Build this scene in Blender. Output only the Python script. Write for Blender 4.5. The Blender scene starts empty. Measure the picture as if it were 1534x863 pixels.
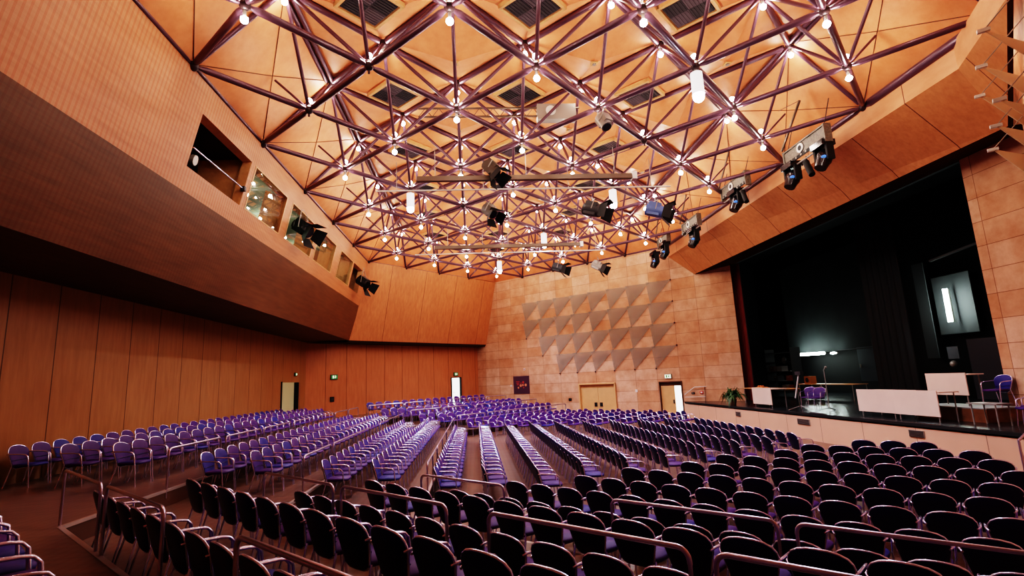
import bpy, math, random
from mathutils import Vector, Matrix
random.seed(7)
R2 = math.sqrt(2.0)
COL = bpy.context.scene.collection

# ------------------------------------------------------------------ helpers
def P(u, v, z=0.0):
    return Vector(((u - v) / R2, (u + v) / R2, z))

class MB:
    def __init__(s): s.v = []; s.f = []; s.m = []; s.sm = []
    def add(s, vs, fs, mi=0, smooth=False):
        b = len(s.v); s.v += [tuple(q) for q in vs]
        for f in fs: s.f.append([b + i for i in f]); s.m.append(mi); s.sm.append(smooth)
    def box(s, c, d, mi=0, rot=None):
        hx, hy, hz = d[0] / 2, d[1] / 2, d[2] / 2
        vs = [Vector((x, y, z)) for x in (-hx, hx) for y in (-hy, hy) for z in (-hz, hz)]
        if rot is not None: vs = [rot @ q for q in vs]
        vs = [q + Vector(c) for q in vs]
        s.add(vs, [(0, 1, 3, 2), (4, 6, 7, 5), (0, 4, 5, 1), (2, 3, 7, 6), (0, 2, 6, 4), (1, 5, 7, 3)], mi)
    def tube(s, pts, r, n=8, mi=0, r2=None, closed=False):
        pts = [Vector(p) for p in pts]; N = len(pts); rings = []
        t0 = (pts[1] - pts[0]).normalized()
        up = Vector((0, 0, 1)) if abs(t0.z) < .9 else Vector((1, 0, 0))
        nrm = t0.cross(up).normalized()
        for k, p in enumerate(pts):
            if closed: t = (pts[(k + 1) % N] - pts[k - 1]).normalized()
            elif k == 0: t = t0
            elif k == N - 1: t = (pts[k] - pts[k - 1]).normalized()
            else: t = ((pts[k + 1] - p).normalized() + (p - pts[k - 1]).normalized()).normalized()
            nrm = (nrm - t * nrm.dot(t)).normalized(); bi = t.cross(nrm)
            rr = r if r2 is None else r + (r2 - r) * k / (N - 1)
            rings.append([p + (nrm * math.cos(2 * math.pi * a / n) + bi * math.sin(2 * math.pi * a / n)) * rr for a in range(n)])
        vs = [q for g in rings for q in g]; fs = []
        for k in range(N if closed else N - 1):
            k2 = (k + 1) % N
            for a in range(n):
                b = (a + 1) % n; fs.append((k * n + a, k * n + b, k2 * n + b, k2 * n + a))
        s.add(vs, fs, mi, True)
        if not closed:
            s.add(rings[0], [tuple(range(n))[::-1]], mi); s.add(rings[-1], [tuple(range(n))], mi)
    def ball(s, c, r, mi=0, nu=10, nv=6, sc=(1, 1, 1)):
        c = Vector(c); vs = [c + Vector((0, 0, r * sc[2]))]
        for j in range(1, nv):
            th = math.pi * j / nv
            for i in range(nu):
                ph = 2 * math.pi * i / nu
                vs.append(c + Vector((r * sc[0] * math.sin(th) * math.cos(ph), r * sc[1] * math.sin(th) * math.sin(ph), r * sc[2] * math.cos(th))))
        vs.append(c - Vector((0, 0, r * sc[2]))); fs = []
        for i in range(nu): fs.append((0, 1 + i, 1 + (i + 1) % nu))
        for j in range(nv - 2):
            for i in range(nu):
                a = 1 + j * nu + i; b = 1 + j * nu + (i + 1) % nu; fs.append((a, a + nu, b + nu, b))
        l = len(vs) - 1; o = 1 + (nv - 2) * nu
        for i in range(nu): fs.append((l, o + (i + 1) % nu, o + i))
        s.add(vs, fs, mi, True)
    def quad(s, a, b, c, d, mi=0): s.add([a, b, c, d], [(0, 1, 2, 3)], mi)
    def tri(s, a, b, c, mi=0): s.add([a, b, c], [(0, 1, 2)], mi)
    def prism(s, poly, z0, z1, mi=0, mi_side=None):
        n = len(poly); vs = [(p[0], p[1], z0) for p in poly] + [(p[0], p[1], z1) for p in poly]
        s.add(vs, [tuple(range(n, 2 * n))], mi); s.add(vs, [tuple(range(n))[::-1]], mi)
        s.add(vs, [(i, (i + 1) % n, (i + 1) % n + n, i + n) for i in range(n)], mi if mi_side is None else mi_side)
    def mesh(s, name, mats):
        me = bpy.data.meshes.new(name); me.from_pydata(s.v, [], s.f)
        for m in (mats if isinstance(mats, (list, tuple)) else [mats]): me.materials.append(m)
        me.polygons.foreach_set('material_index', s.m); me.polygons.foreach_set('use_smooth', s.sm)
        me.update(); return me
    def build(s, name, mats, parent=None, loc=None, rotz=None):
        o = bpy.data.objects.new(name, s.mesh(name, mats)); COL.objects.link(o)
        if parent is not None: o.parent = parent
        if loc is not None: o.location = loc
        if rotz is not None: o.rotation_euler = (0, 0, rotz)
        return o

def tag(o, label=None, cat=None, group=None, kind=None):
    if label: o['label'] = label
    if cat: o['category'] = cat
    if group: o['group'] = group
    if kind: o['kind'] = kind
    return o
def thing(name, label, cat, loc=(0, 0, 0), rotz=0.0, group=None):
    o = bpy.data.objects.new(name, None); COL.objects.link(o); o.empty_display_size = .1
    o.location = loc; o.rotation_euler = (0, 0, rotz); tag(o, label, cat, group); return o
def struct(name, mb, mats, **k):
    o = mb.build(name, mats, **k); o['kind'] = 'structure'; return o
def copy_tree(o, parent=None):
    c = o.copy(); COL.objects.link(c)
    if parent is not None: c.parent = parent
    for ch in list(o.children): copy_tree(ch, c)
    return c
WORDS = ['zeroth', 'first', 'second', 'third', 'fourth', 'fifth', 'sixth', 'seventh', 'eighth', 'ninth', 'tenth', 'eleventh', 'twelfth', 'thirteenth', 'fourteenth',
         'fifteenth', 'sixteenth', 'seventeenth', 'eighteenth', 'nineteenth', 'twentieth', 'twenty-first', 'twenty-second', 'twenty-third', 'twenty-fourth', 'twenty-fifth',
         'twenty-sixth', 'twenty-seventh', 'twenty-eighth', 'twenty-ninth', 'thirtieth']

# ------------------------------------------------------------------ materials
def newmat(name):
    m = bpy.data.materials.new(name); m.use_nodes = True; nt = m.node_tree
    return m, nt, nt.nodes['Principled BSDF']
def simple(name, col, rough=.5, metal=0.0, emis=None, es=0.0, noise=0.0, nscale=8.0):
    m, nt, b = newmat(name)
    b.inputs['Roughness'].default_value = rough; b.inputs['Metallic'].default_value = metal
    if noise > 0:
        tc = nt.nodes.new('ShaderNodeTexCoord'); n = nt.nodes.new('ShaderNodeTexNoise'); n.inputs['Scale'].default_value = nscale
        r = nt.nodes.new('ShaderNodeValToRGB'); nt.links.new(tc.outputs['Object'], n.inputs['Vector'])
        r.color_ramp.elements[0].color = tuple(c * (1 - noise) for c in col) + (1,); r.color_ramp.elements[1].color = tuple(min(1, c * (1 + noise)) for c in col) + (1,)
        r.color_ramp.elements[0].position = .3; r.color_ramp.elements[1].position = .7
        nt.links.new(n.outputs['Fac'], r.inputs['Fac']); nt.links.new(r.outputs['Color'], b.inputs['Base Color'])
    else: b.inputs['Base Color'].default_value = tuple(col) + (1,)
    if emis: b.inputs['Emission Color'].default_value = tuple(emis) + (1,); b.inputs['Emission Strength'].default_value = es
    return m
def wood(name, c1, c2, stretch=(14, 14, .6), rough=.45, joint=None, axis='X', fine=0.0, offset=0.0, spec=.35):
    """veneer: stretched noise grain; optional panel joints every `joint` metres along an object axis"""
    m, nt, b = newmat(name); N = nt.nodes.new; L = nt.links.new
    tc = N('ShaderNodeTexCoord'); mp = N('ShaderNodeMapping'); mp.inputs['Scale'].default_value = stretch
    L(tc.outputs['Object'], mp.inputs['Vector'])
    n = N('ShaderNodeTexNoise'); n.inputs['Scale'].default_value = 1.0; n.inputs['Detail'].default_value = 6; n.inputs['Roughness'].default_value = .65
    L(mp.outputs['Vector'], n.inputs['Vector'])
    n2 = N('ShaderNodeTexNoise'); n2.inputs['Scale'].default_value = .7; L(tc.outputs['Object'], n2.inputs['Vector'])
    ad = N('ShaderNodeMath'); ad.operation = 'MULTIPLY_ADD'; ad.inputs[1].default_value = .35; L(n2.outputs['Fac'], ad.inputs[0]); L(n.outputs['Fac'], ad.inputs[2])
    r = N('ShaderNodeValToRGB'); r.color_ramp.elements[0].position = .45; r.color_ramp.elements[1].position = .9
    r.color_ramp.elements[0].color = tuple(c1) + (1,); r.color_ramp.elements[1].color = tuple(c2) + (1,)
    L(ad.outputs[0], r.inputs['Fac']); out = r.outputs['Color']
    def lines(period, width, dark, off, src):
        sx = N('ShaderNodeSeparateXYZ'); L(tc.outputs['Object'], sx.inputs[0])
        a = N('ShaderNodeMath'); a.operation = 'ADD'; a.inputs[1].default_value = off + 1000 * period; L(sx.outputs[axis], a.inputs[0])
        mo = N('ShaderNodeMath'); mo.operation = 'MODULO'; mo.inputs[1].default_value = period; L(a.outputs[0], mo.inputs[0])
        lt = N('ShaderNodeMath'); lt.operation = 'LESS_THAN'; lt.inputs[1].default_value = width; L(mo.outputs[0], lt.inputs[0])
        mx = N('ShaderNodeMixRGB'); mx.blend_type = 'MULTIPLY'; mx.inputs[2].default_value = (dark, dark * .8, dark * .7, 1)
        L(lt.outputs[0], mx.inputs[0]); L(src, mx.inputs[1]); return mx.outputs[0]
    if fine: out = lines(fine, fine * .4, .95, 0, out)
    if joint: out = lines(joint, .03, .25, offset, out)
    L(out, b.inputs['Base Color']); b.inputs['Roughness'].default_value = rough; b.inputs['Specular IOR Level'].default_value = spec
    return m
def stone(name, base=(.66, .39, .25), bw=1.427, bh=.655, offx=-.873, offz=-.295):
    m, nt, b = newmat(name); N = nt.nodes.new; L = nt.links.new
    tc = N('ShaderNodeTexCoord'); sx = N('ShaderNodeSeparateXYZ'); L(tc.outputs['Object'], sx.inputs[0])
    ax = N('ShaderNodeMath'); ax.operation = 'ADD'; ax.inputs[1].default_value = offx + 1000 * bw; L(sx.outputs['X'], ax.inputs[0])
    az = N('ShaderNodeMath'); az.operation = 'ADD'; az.inputs[1].default_value = offz; L(sx.outputs['Z'], az.inputs[0])
    cb = N('ShaderNodeCombineXYZ'); L(ax.outputs[0], cb.inputs[0]); L(az.outputs[0], cb.inputs[1])
    br = N('ShaderNodeTexBrick'); br.offset = 0.0; br.squash = 1.0; L(cb.outputs[0], br.inputs['Vector'])
    br.inputs['Scale'].default_value = 1.0; br.inputs['Brick Width'].default_value = bw; br.inputs['Row Height'].default_value = bh
    br.inputs['Mortar Size'].default_value = .009; br.inputs['Mortar Smooth'].default_value = .1; br.inputs['Bias'].default_value = 0.0
    c = base
    br.inputs['Color1'].default_value = (c[0] * .93, c[1] * .82, c[2] * .74, 1)
    br.inputs['Color2'].default_value = (min(1, c[0] * 1.1), min(1, c[1] * 1.2), min(1, c[2] * 1.35), 1)
    br.inputs['Mortar'].default_value = (c[0] * .42, c[1] * .34, c[2] * .28, 1)
    n = N('ShaderNodeTexNoise'); n.inputs['Scale'].default_value = 1.1; n.inputs['Detail'].default_value = 8; n.inputs['Roughness'].default_value = .7
    L(tc.outputs['Object'], n.inputs['Vector'])
    r = N('ShaderNodeValToRGB'); r.color_ramp.elements[0].position = .35; r.color_ramp.elements[0].color = (.72, .56, .45, 1)
    r.color_ramp.elements[1].position = .62; r.color_ramp.elements[1].color = (1.05, 1.05, 1.05, 1)
    L(n.outputs['Fac'], r.inputs['Fac'])
    mx = N('ShaderNodeMixRGB'); mx.blend_type = 'MULTIPLY'; mx.inputs[0].default_value = .8; L(br.outputs['Color'], mx.inputs[1]); L(r.outputs['Color'], mx.inputs[2])
    L(mx.outputs[0], b.inputs['Base Color']); b.inputs['Roughness'].default_value = .7; b.inputs['Specular IOR Level'].default_value = .25
    return m

M_CEIL = wood('ceiling_veneer', (.68, .235, .10), (.82, .32, .155), (3, 3, 3), .5)
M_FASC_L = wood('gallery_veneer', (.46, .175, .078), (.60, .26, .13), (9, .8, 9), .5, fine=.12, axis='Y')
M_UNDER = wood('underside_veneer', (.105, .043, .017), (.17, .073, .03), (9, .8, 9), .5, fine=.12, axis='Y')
M_WALL = wood('left_wall_veneer', (.31, .135, .052), (.43, .205, .086), (7, 7, .9), .42, joint=1.35, offset=-.69)
M_BACK = wood('back_wall_veneer', (.42, .145, .06), (.56, .215, .095), (7, 7, .9), .45, axis='X', joint=1.42, offset=-1.26)
M_BFASC = wood('back_fascia_veneer', (.46, .165, .07), (.62, .25, .115), (7, 7, .9), .45, axis='X', joint=2.84)
M_PROS = wood('proscenium_veneer', (.50, .19, .08), (.66, .28, .13), (.9, 7, 7), .45, axis='Y', joint=2.04)
M_PROS2 = wood('proscenium_band_veneer', (.62, .25, .12), (.78, .35, .19), (3, 1, 3), .5, axis='Y', joint=4.08)
M_STAGEF = simple('stage_front_board', (.70, .42, .29), .55, noise=.06, nscale=.8)
def joints(m, axis, period, off, dark=.3):
    nt = m.node_tree; b = nt.nodes['Principled BSDF']; N = nt.nodes.new; L = nt.links.new
    src = b.inputs['Base Color'].links[0].from_socket
    tc = N('ShaderNodeTexCoord'); sx = N('ShaderNodeSeparateXYZ'); L(tc.outputs['Object'], sx.inputs[0])
    a = N('ShaderNodeMath'); a.operation = 'ADD'; a.inputs[1].default_value = off + 1000 * period; L(sx.outputs[axis], a.inputs[0])
    mo = N('ShaderNodeMath'); mo.operation = 'MODULO'; mo.inputs[1].default_value = period; L(a.outputs[0], mo.inputs[0])
    lt = N('ShaderNodeMath'); lt.operation = 'LESS_THAN'; lt.inputs[1].default_value = .02; L(mo.outputs[0], lt.inputs[0])
    mx = N('ShaderNodeMixRGB'); mx.blend_type = 'MULTIPLY'; mx.inputs[2].default_value = (dark, dark, dark, 1); L(lt.outputs[0], mx.inputs[0]); L(src, mx.inputs[1])
    L(mx.outputs[0], b.inputs['Base Color'])
joints(M_STAGEF, 'Y', 2.0, .2)
M_STONE = stone('stone_cladding')
M_STONEP = stone('stone_pier', bw=3.4, bh=.69, offz=-.24)
M_FLOOR = wood('parquet', (.11, .060, .040), (.24, .138, .092), (1.3, 9, 3), .32, fine=.14, axis='X', spec=.5)
M_RISER = simple('riser_wood', (.10, .04, .02), .5)
M_NOSE = simple('metal_nosing', (.62, .5, .46), .35, .6)
M_STEEL = simple('purple_brown_tube', (.115, .058, .085), .28, .25)
M_STEELD = simple('dark_node', (.06, .035, .04), .4, .4)
M_RAIL = simple('brushed_rail', (.56, .48, .60), .28, .9)
M_CHROME = simple('chair_tube', (.76, .73, .98), .22, .85)
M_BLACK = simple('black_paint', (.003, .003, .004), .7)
M_BLACKG = simple('black_gloss', (.01, .01, .014), .2)
M_DARKGREY = simple('dark_grey', (.03, .03, .034), .55)
M_GREY = simple('grey_metal', (.32, .29, .26), .4, .3)
M_HOIST = simple('hoist_grey', (.15, .13, .105), .5, .2, noise=.3, nscale=14)
M_LENSD = simple('dark_lens', (.02, .02, .03), .08)
M_BRONZE = simple('bronze_bar', (.14, .095, .07), .4, .4)
M_WHITE = simple('white_paint', (.75, .72, .68), .5)
M_BOARD = simple('pale_board', (.78, .58, .47), .55, noise=.04, nscale=2)
M_LENS = simple('lens_blue_reflection', (.02, .04, .12), .06, emis=(.12, .3, 1), es=.8)  # blue reflection put into the lens as emission
M_BULB = simple('bulb_glow', (1, .9, .8), .4, emis=(1.0, .83, .72), es=165)
M_HID = simple('lamp_glow', (1, 1, 1), .4, emis=(.80, .86, 1.0), es=160)
M_DIFF = simple('diffuser', (.85, .82, .85), .3, emis=(1, .93, .95), es=1.2)
M_VENT = simple('vent_grille', (.10, .075, .09), .6)
M_VENT2 = simple('vent_grille_dark', (.035, .028, .035), .6)
M_SEAM = simple('seam', (.13, .05, .02), .7)
M_TRIM = wood('frame_wood', (.60, .30, .13), (.76, .42, .2), (6, 6, 6), .45)
M_DOORW = simple('door_wood', (.70, .40, .19), .5, noise=.05, nscale=3)
M_DOORGLOW = simple('painted_doorway_glow', (.9, .9, .85), .5, emis=(.93, 1, .95), es=2.2)  # emission stands in for the lit corridors behind the doors
M_DOORGRN = simple('olive_door', (.42, .38, .22), .5, emis=(.6, .6, .36), es=.12)  # faint emission puts a lit look into the leaf colour
M_CURT = simple('red_curtain', (.22, .025, .022), .85)
M_BDROP = simple('grey_backdrop', (.028, .034, .036), .85, noise=.3, nscale=.5)
M_TUBE = simple('fluorescent', (1, 1, 1), .4, emis=(.85, 1, .93), es=55)
M_STGFLR = simple('stage_floor', (.022, .024, .028), .22)
M_SAIL_ = None
def fabric(name, ca, cb, rough, island=False):
    m, nt, b = newmat(name); N = nt.nodes.new; L = nt.links.new
    if island: g = N('ShaderNodeNewGeometry'); src = g.outputs['Random Per Island']
    else: g = N('ShaderNodeObjectInfo'); src = g.outputs['Random']
    r = N('ShaderNodeValToRGB'); r.color_ramp.elements[0].position = .6; r.color_ramp.elements[0].color = tuple(ca) + (1,)
    r.color_ramp.elements[1].position = 1.0; r.color_ramp.elements[1].color = tuple(cb) + (1,); L(src, r.inputs['Fac'])
    L(r.outputs['Color'], b.inputs['Base Color']); b.inputs['Roughness'].default_value = rough; b.inputs['Specular IOR Level'].default_value = .4
    b.inputs['Sheen Weight'].default_value = .08; b.inputs['Sheen Tint'].default_value = (.5, .4, 1, 1); b.inputs['Sheen Roughness'].default_value = .4
    return m
M_FAB = fabric('purple_fabric', (.056, .009, .115), (.02, .017, .17), .6)
M_FABI = fabric('purple_fabric_rows', (.062, .011, .135), (.022, .02, .19), .6, True)
M_SHELL = simple('dark_blue_shell', (.007, .006, .058), .4)
def translucent(name, col, alpha):
    m = bpy.data.materials.new(name); m.use_nodes = True; nt = m.node_tree; nt.nodes.clear()
    o = nt.nodes.new('ShaderNodeOutputMaterial'); mx = nt.nodes.new('ShaderNodeMixShader'); t = nt.nodes.new('ShaderNodeBsdfTransparent')
    d = nt.nodes.new('ShaderNodeBsdfPrincipled'); d.inputs['Base Color'].default_value = tuple(col) + (1,); d.inputs['Roughness'].default_value = .5
    mx.inputs[0].default_value = alpha; nt.links.new(t.outputs[0], mx.inputs[1]); nt.links.new(d.outputs[0], mx.inputs[2]); nt.links.new(mx.outputs[0], o.inputs[0]); return m
M_SAIL = translucent('grey_gauze', (.46, .38, .30), .45)
def glass():
    m = bpy.data.materials.new('window_glass'); m.use_nodes = True; nt = m.node_tree; nt.nodes.clear()
    o = nt.nodes.new('ShaderNodeOutputMaterial'); mx = nt.nodes.new('ShaderNodeMixShader'); t = nt.nodes.new('ShaderNodeBsdfTransparent')
    g = nt.nodes.new('ShaderNodeBsdfGlossy'); g.inputs['Roughness'].default_value = .015
    t.inputs[0].default_value = (.8, .88, .82, 1); mx.inputs[0].default_value = .35
    nt.links.new(t.outputs[0], mx.inputs[1]); nt.links.new(g.outputs[0], mx.inputs[2]); nt.links.new(mx.outputs[0], o.inputs[0]); return m
M_GLASS = glass()
M_LEAF = simple('leaf', (.05, .11, .03), .5, noise=.4, nscale=12)
M_POT = simple('pot', (.16, .07, .04), .6)

# ------------------------------------------------------------------ camera
cam = bpy.data.cameras.new('camera'); cam.sensor_width = 36.0; cam.lens = 775.254 / 1534 * 36; cam.clip_start = .05; cam.clip_end = 200
co = bpy.data.objects.new('camera', cam); COL.objects.link(co)
yaw, pitch, roll = math.radians(4.44474801), math.radians(10.10443135), math.radians(-2.59164633)
f = Vector((math.sin(yaw) * math.cos(pitch), math.cos(yaw) * math.cos(pitch), math.sin(pitch)))
r = Vector((math.cos(yaw), -math.sin(yaw), 0)); up = r.cross(f)
rr = r * math.cos(roll) + up * math.sin(roll); uu = up * math.cos(roll) - r * math.sin(roll)
mat = Matrix((rr, uu, -f)).transposed().to_4x4(); mat.translation = Vector((0, 0, 2.6))
co.matrix_world = mat; bpy.context.scene.camera = co
CAMP = Vector((0, 0, 2.6)); FPX = 775.254
def project(p):
    d = Vector(p) - CAMP; z = d.dot(f)
    if z < .1: return None
    return 767 + FPX * d.dot(rr) / z, 431.5 - FPX * d.dot(uu) / z, z
def rayz(x, y, z):
    d = rr * ((x - 767) / FPX) - uu * ((y - 431.5) / FPX) + f
    return CAMP + d * ((z - CAMP.z) / d.z)
def rayx(x, y, X):
    d = rr * ((x - 767) / FPX) - uu * ((y - 431.5) / FPX) + f
    return CAMP + d * ((X - CAMP.x) / d.x)

# ------------------------------------------------------------------ key planes (metres)
XL = -9.91; US = 29.63; VB = 29.3; VR = -1.9; UN = -4.0; XS = 11.95; XP = 14.45
ZL = 10.25; ZU = 12.31; ZTOP = 12.9
def fl(y, z): return Vector((-6.41 - .22 * (10.25 - z), y, z))           # gallery fascia plane
def xy(a): return (a[0], a[1])
near_left = (XL, UN * R2 - XL)                                          # left wall meets near wall
back_left = (XL, VB * R2 + XL)
back_right = xy(P(US, VB)); near_right = xy(P(UN, VR))
pier_y = 13.42; jamb = P(US, (27.5 - 14.4) / R2)
wall_end_r = xy(P(17.25, VR))

# ------------------------------------------------------------------ floor and terraces
mb = MB(); mb.prism([near_left, near_right, wall_end_r, (XP + .3, wall_end_r[1]), (XP + .3, 27.0), (14.2, 27.5), back_right, back_left], -.2, 0)
struct('floor', mb, M_FLOOR)
def terrace(a, b, c, z0, z1):
    inner = [P(b, VR), Vector((a, b * R2 - a, 0)), Vector((a, c * R2 + a, 0)), P(27.7, c)]
    outer = [P(27.7, VB), Vector(back_left + (0,)), Vector(near_left + (0,)), Vector(near_right + (0,))]
    mb = MB(); poly = [xy(q) for q in inner + outer]
    # split into three convex pieces so faces stay planar and clean
    mb.prism([poly[0], poly[1], poly[6], poly[7]], z0, z1, 0, 1)
    mb.prism([poly[1], poly[2], poly[5], poly[6]], z0, z1, 0, 1)
    mb.prism([poly[2], poly[3], poly[4], poly[5]], z0, z1, 0, 1)
    struct('floor', mb, [M_FLOOR, M_RISER])
    for k in range(3):
        nb = MB(); p, q = inner[k].copy(), inner[k + 1].copy(); p.z = q.z = z1 + .004
        d = (q - p).normalized(); n = Vector((-d.y, d.x, 0)); w = .05
        cen = Vector(((0, 17.9, 0)));
        if n.dot(Vector((6, 17.9, 0)) - (p + q) / 2) > 0: n = -n
        nb.add([p - n * .012, q - n * .012, q + n * w, p + n * w, p - n * .012 - Vector((0, 0, .045)), q - n * .012 - Vector((0, 0, .045))], [(0, 1, 2, 3), (4, 5, 1, 0)])
        o = nb.build('trim_1', M_NOSE); o['kind'] = 'structure'
terrace(-1.08, 6.12, 19.15, 0.0, .3); terrace(-3.39, 3.87, 21.45, .3, .6); terrace(-5.73, 1.6, 23.75, .6, .9)

# ------------------------------------------------------------------ walls
def wallobj(name, a, b, z0, z1, m, holes=(), thick=.12, inward=1):
    """vertical wall from a to b (xy); local X runs from a to b; holes = (s0, s1, z0, z1)"""
    a = Vector((a[0], a[1], 0)); b = Vector((b[0], b[1], 0)); Ld = (b - a).length; ang = math.atan2(b.y - a.y, b.x - a.x)
    mb = MB(); xs = sorted({0, Ld} | {h[0] for h in holes} | {h[1] for h in holes}); zs = sorted({z0, z1} | {h[2] for h in holes} | {h[3] for h in holes})
    for i in range(len(xs) - 1):
        for j in range(len(zs) - 1):
            cx, cz = (xs[i] + xs[i + 1]) / 2, (zs[j] + zs[j + 1]) / 2
            if any(h[0] < cx < h[1] and h[2] < cz < h[3] for h in holes): continue
            mb.box((cx, -inward * thick / 2, cz), (xs[i + 1] - xs[i], thick, zs[j + 1] - zs[j]))
    return struct(name, mb, m, loc=a, rotz=ang)
wallobj('wall_left', near_left, back_left, 0, ZTOP, M_WALL, inward=-1)
# back wall: local x = u - u0
u0b = (XL + back_left[1]) / R2
wallobj('wall_back', back_left, back_right, 0, ZTOP, M_BACK, holes=[(26.76 - u0b, 27.73 - u0b, .9, 3.0)], inward=-1)
wallobj('wall_near', near_right, near_left, 0, ZTOP, M_WALL, inward=-1)
# stone wall: from back_right (v=29.3) to jamb (v=9.27); local x = 29.3 - v
sw = wallobj('wall_stone', back_right, xy(jamb), 0, ZTOP, M_STONE, holes=[(VB - 19.79, VB - 17.05, 0, 2.15), (VB - 14.05, VB - 12.67, 0, 2.12)], inward=-1)
# bevelled end column of the stone wall
mb = MB()
c0, c1 = P(US - .10, 10.35), P(US - .10, 9.66); c2 = Vector((XP - .02, 27.42, 0)); c3 = P(US + .2, 9.3); c4 = P(US + .2, 10.35)
mb.prism([xy(c0), xy(c1), xy(c2), xy(c3), xy(c4)], .0, 8.9)
o = struct('wall_column', mb, stone('stone_column', bw=30, bh=.655), loc=(0, 0, 0))
wallobj('wall_right', xy(P(UN, VR)), wall_end_r, 0, ZTOP, stone('stone_right', offx=.3), inward=1)
# pier at stage right: local x along -y
wallobj('wall_pier', (XP, wall_end_r[1] - 2), (XP, pier_y), 0, ZTOP, M_STONEP, inward=1, thick=.5)
wallobj('wall_return', wall_end_r, (XP + .3, wall_end_r[1]), 0, ZTOP, M_STONE, inward=1)
mb = MB(); mb.box((XP + .25, 20.4, 10.7), (.4, 14.6, 4.4)); struct('wall_header', mb, M_BLACK)

# ------------------------------------------------------------------ gallery on the left
y0, y1 = 3.0, 32.1
wins = [(12.46, 15.35), (15.65, 18.45), (18.98, 22.0), (22.39, 25.15), (26.1, 28.7), (28.95, 31.1)]
WZ0, WZ1 = 8.12, 9.5
mb = MB()
def strip(ya, yb, za, zb): mb.quad(fl(ya, za), fl(yb, za), fl(yb, zb), fl(ya, zb))
strip(y0, y1 + .7, 7.54, WZ0); strip(y0, y1, WZ1, ZL)
ys = [y0] + [q for w in wins for q in w] + [y1 + .3]
for k in range(0, len(ys), 2): strip(ys[k], ys[k + 1], WZ0, WZ1)
# sloped underside down to the fold, then flat soffit to the wall
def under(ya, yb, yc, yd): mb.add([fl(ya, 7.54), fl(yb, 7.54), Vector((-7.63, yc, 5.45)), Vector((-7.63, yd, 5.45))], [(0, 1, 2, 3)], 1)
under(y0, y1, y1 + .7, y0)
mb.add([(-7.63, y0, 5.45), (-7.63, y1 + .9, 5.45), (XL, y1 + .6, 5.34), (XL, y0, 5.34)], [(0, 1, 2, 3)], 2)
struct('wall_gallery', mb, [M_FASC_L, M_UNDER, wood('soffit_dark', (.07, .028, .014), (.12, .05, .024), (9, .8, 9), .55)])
# booth interior
mb = MB(); X2 = -9.6
mb.box(((X2 - 7.1) / 2, 20, 7.85), (2.4, 24, .08), 0)
mb.box(((X2 - 6.9) / 2, 20, 9.75), (2.6, 24, .08), 1); mb.box((X2, 20, 8.75), (.08, 24, 2), 1)
for yy in (11.9, 15.5, 28.85, 31.6): e_ = Vector((-.04, 0, 0)); mb.quad(fl(yy, 7.85) + e_, fl(yy, 9.72) + e_, Vector((-9.5, yy, 9.72)), Vector((-9.5, yy, 7.85)), 2)
struct('wall_booth', mb, [M_RISER, simple('booth_wall', (.33, .36, .27), .7), M_TRIM])
for k, (ya, yb) in enumerate(wins):
    # reveal frame around every opening
    fr = MB(); dpt = Vector((-.28, 0, 0)); w = .05
    A, B, C_, D = fl(ya, WZ0), fl(yb, WZ0), fl(yb, WZ1), fl(ya, WZ1)
    for a, b in ((A, B), (B, C_), (C_, D), (D, A)): fr.quad(a, b, b + dpt, a + dpt)
    if 1 <= k <= 4:
        for a, b in ((A, B), (B, C_), (C_, D), (D, A)):
            cen = (A + C_) / 2; ia, ib = a + (cen - a).normalized() * .07, b + (cen - b).normalized() * .07
            off = Vector((.012, 0, 0)); fr.quad(a + off, b + off, ib + off, ia + off)
    win = struct('window_%d' % (k + 1), fr, M_TRIM)
    if 1 <= k <= 4:
        g = MB(); o_ = Vector((-.06, 0, 0)); g.quad(A + o_, B + o_, C_ + o_, D + o_); g.build('window_pane', M_GLASS, win)
        pl_ = MB(); wd = .75; pl_.quad(fl(yb - wd, WZ0) + Vector((-.5, 0, 0)), fl(yb, WZ0) + Vector((-.2, 0, 0)), fl(yb, WZ1) + Vector((-.2, 0, 0)), fl(yb - wd, WZ1) + Vector((-.5, 0, 0)))
        pl_.build('window_shutter', M_TRIM, win)
# dark backs behind the two open bays
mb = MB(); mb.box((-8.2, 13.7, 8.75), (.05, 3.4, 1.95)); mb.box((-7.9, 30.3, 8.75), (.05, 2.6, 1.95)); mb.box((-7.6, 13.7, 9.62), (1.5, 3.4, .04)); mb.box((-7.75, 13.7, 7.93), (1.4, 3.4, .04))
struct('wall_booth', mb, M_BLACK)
t = thing('guard_bar', 'thin steel safety bar across the dark open bay of the left gallery', 'rail', fl(13.9, 8.65))
mb = MB(); mb.tube([fl(12.5, 8.62) - fl(13.9, 8.65), fl(15.3, 8.62) - fl(13.9, 8.65)], .022); mb.build('bar', M_CHROME, t)
mb = MB(); mb.box(fl(15.3, 8.62) - fl(13.9, 8.65), (.12, .12, .14)); mb.build('bracket', M_DARKGREY, t)
# items standing in the dark bay
t = thing('followspot', 'black followspot standing inside the dark open gallery bay', 'spotlight', (-7.5, 13.3, 7.84))
mb = MB(); mb.tube([(0, 0, 0), (0, 0, .9)], .03); mb.build('stand', M_DARKGREY, t)
mb = MB(); mb.tube([(-.3, 0, 1.0), (.25, .05, .85)], .12, 12); mb.build('body', M_DARKGREY, t)
mb = MB(); mb.tube([(.25, .05, .85), (.34, .06, .825)], .14, 12); mb.build('lens_ring', M_GREY, t)

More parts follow.
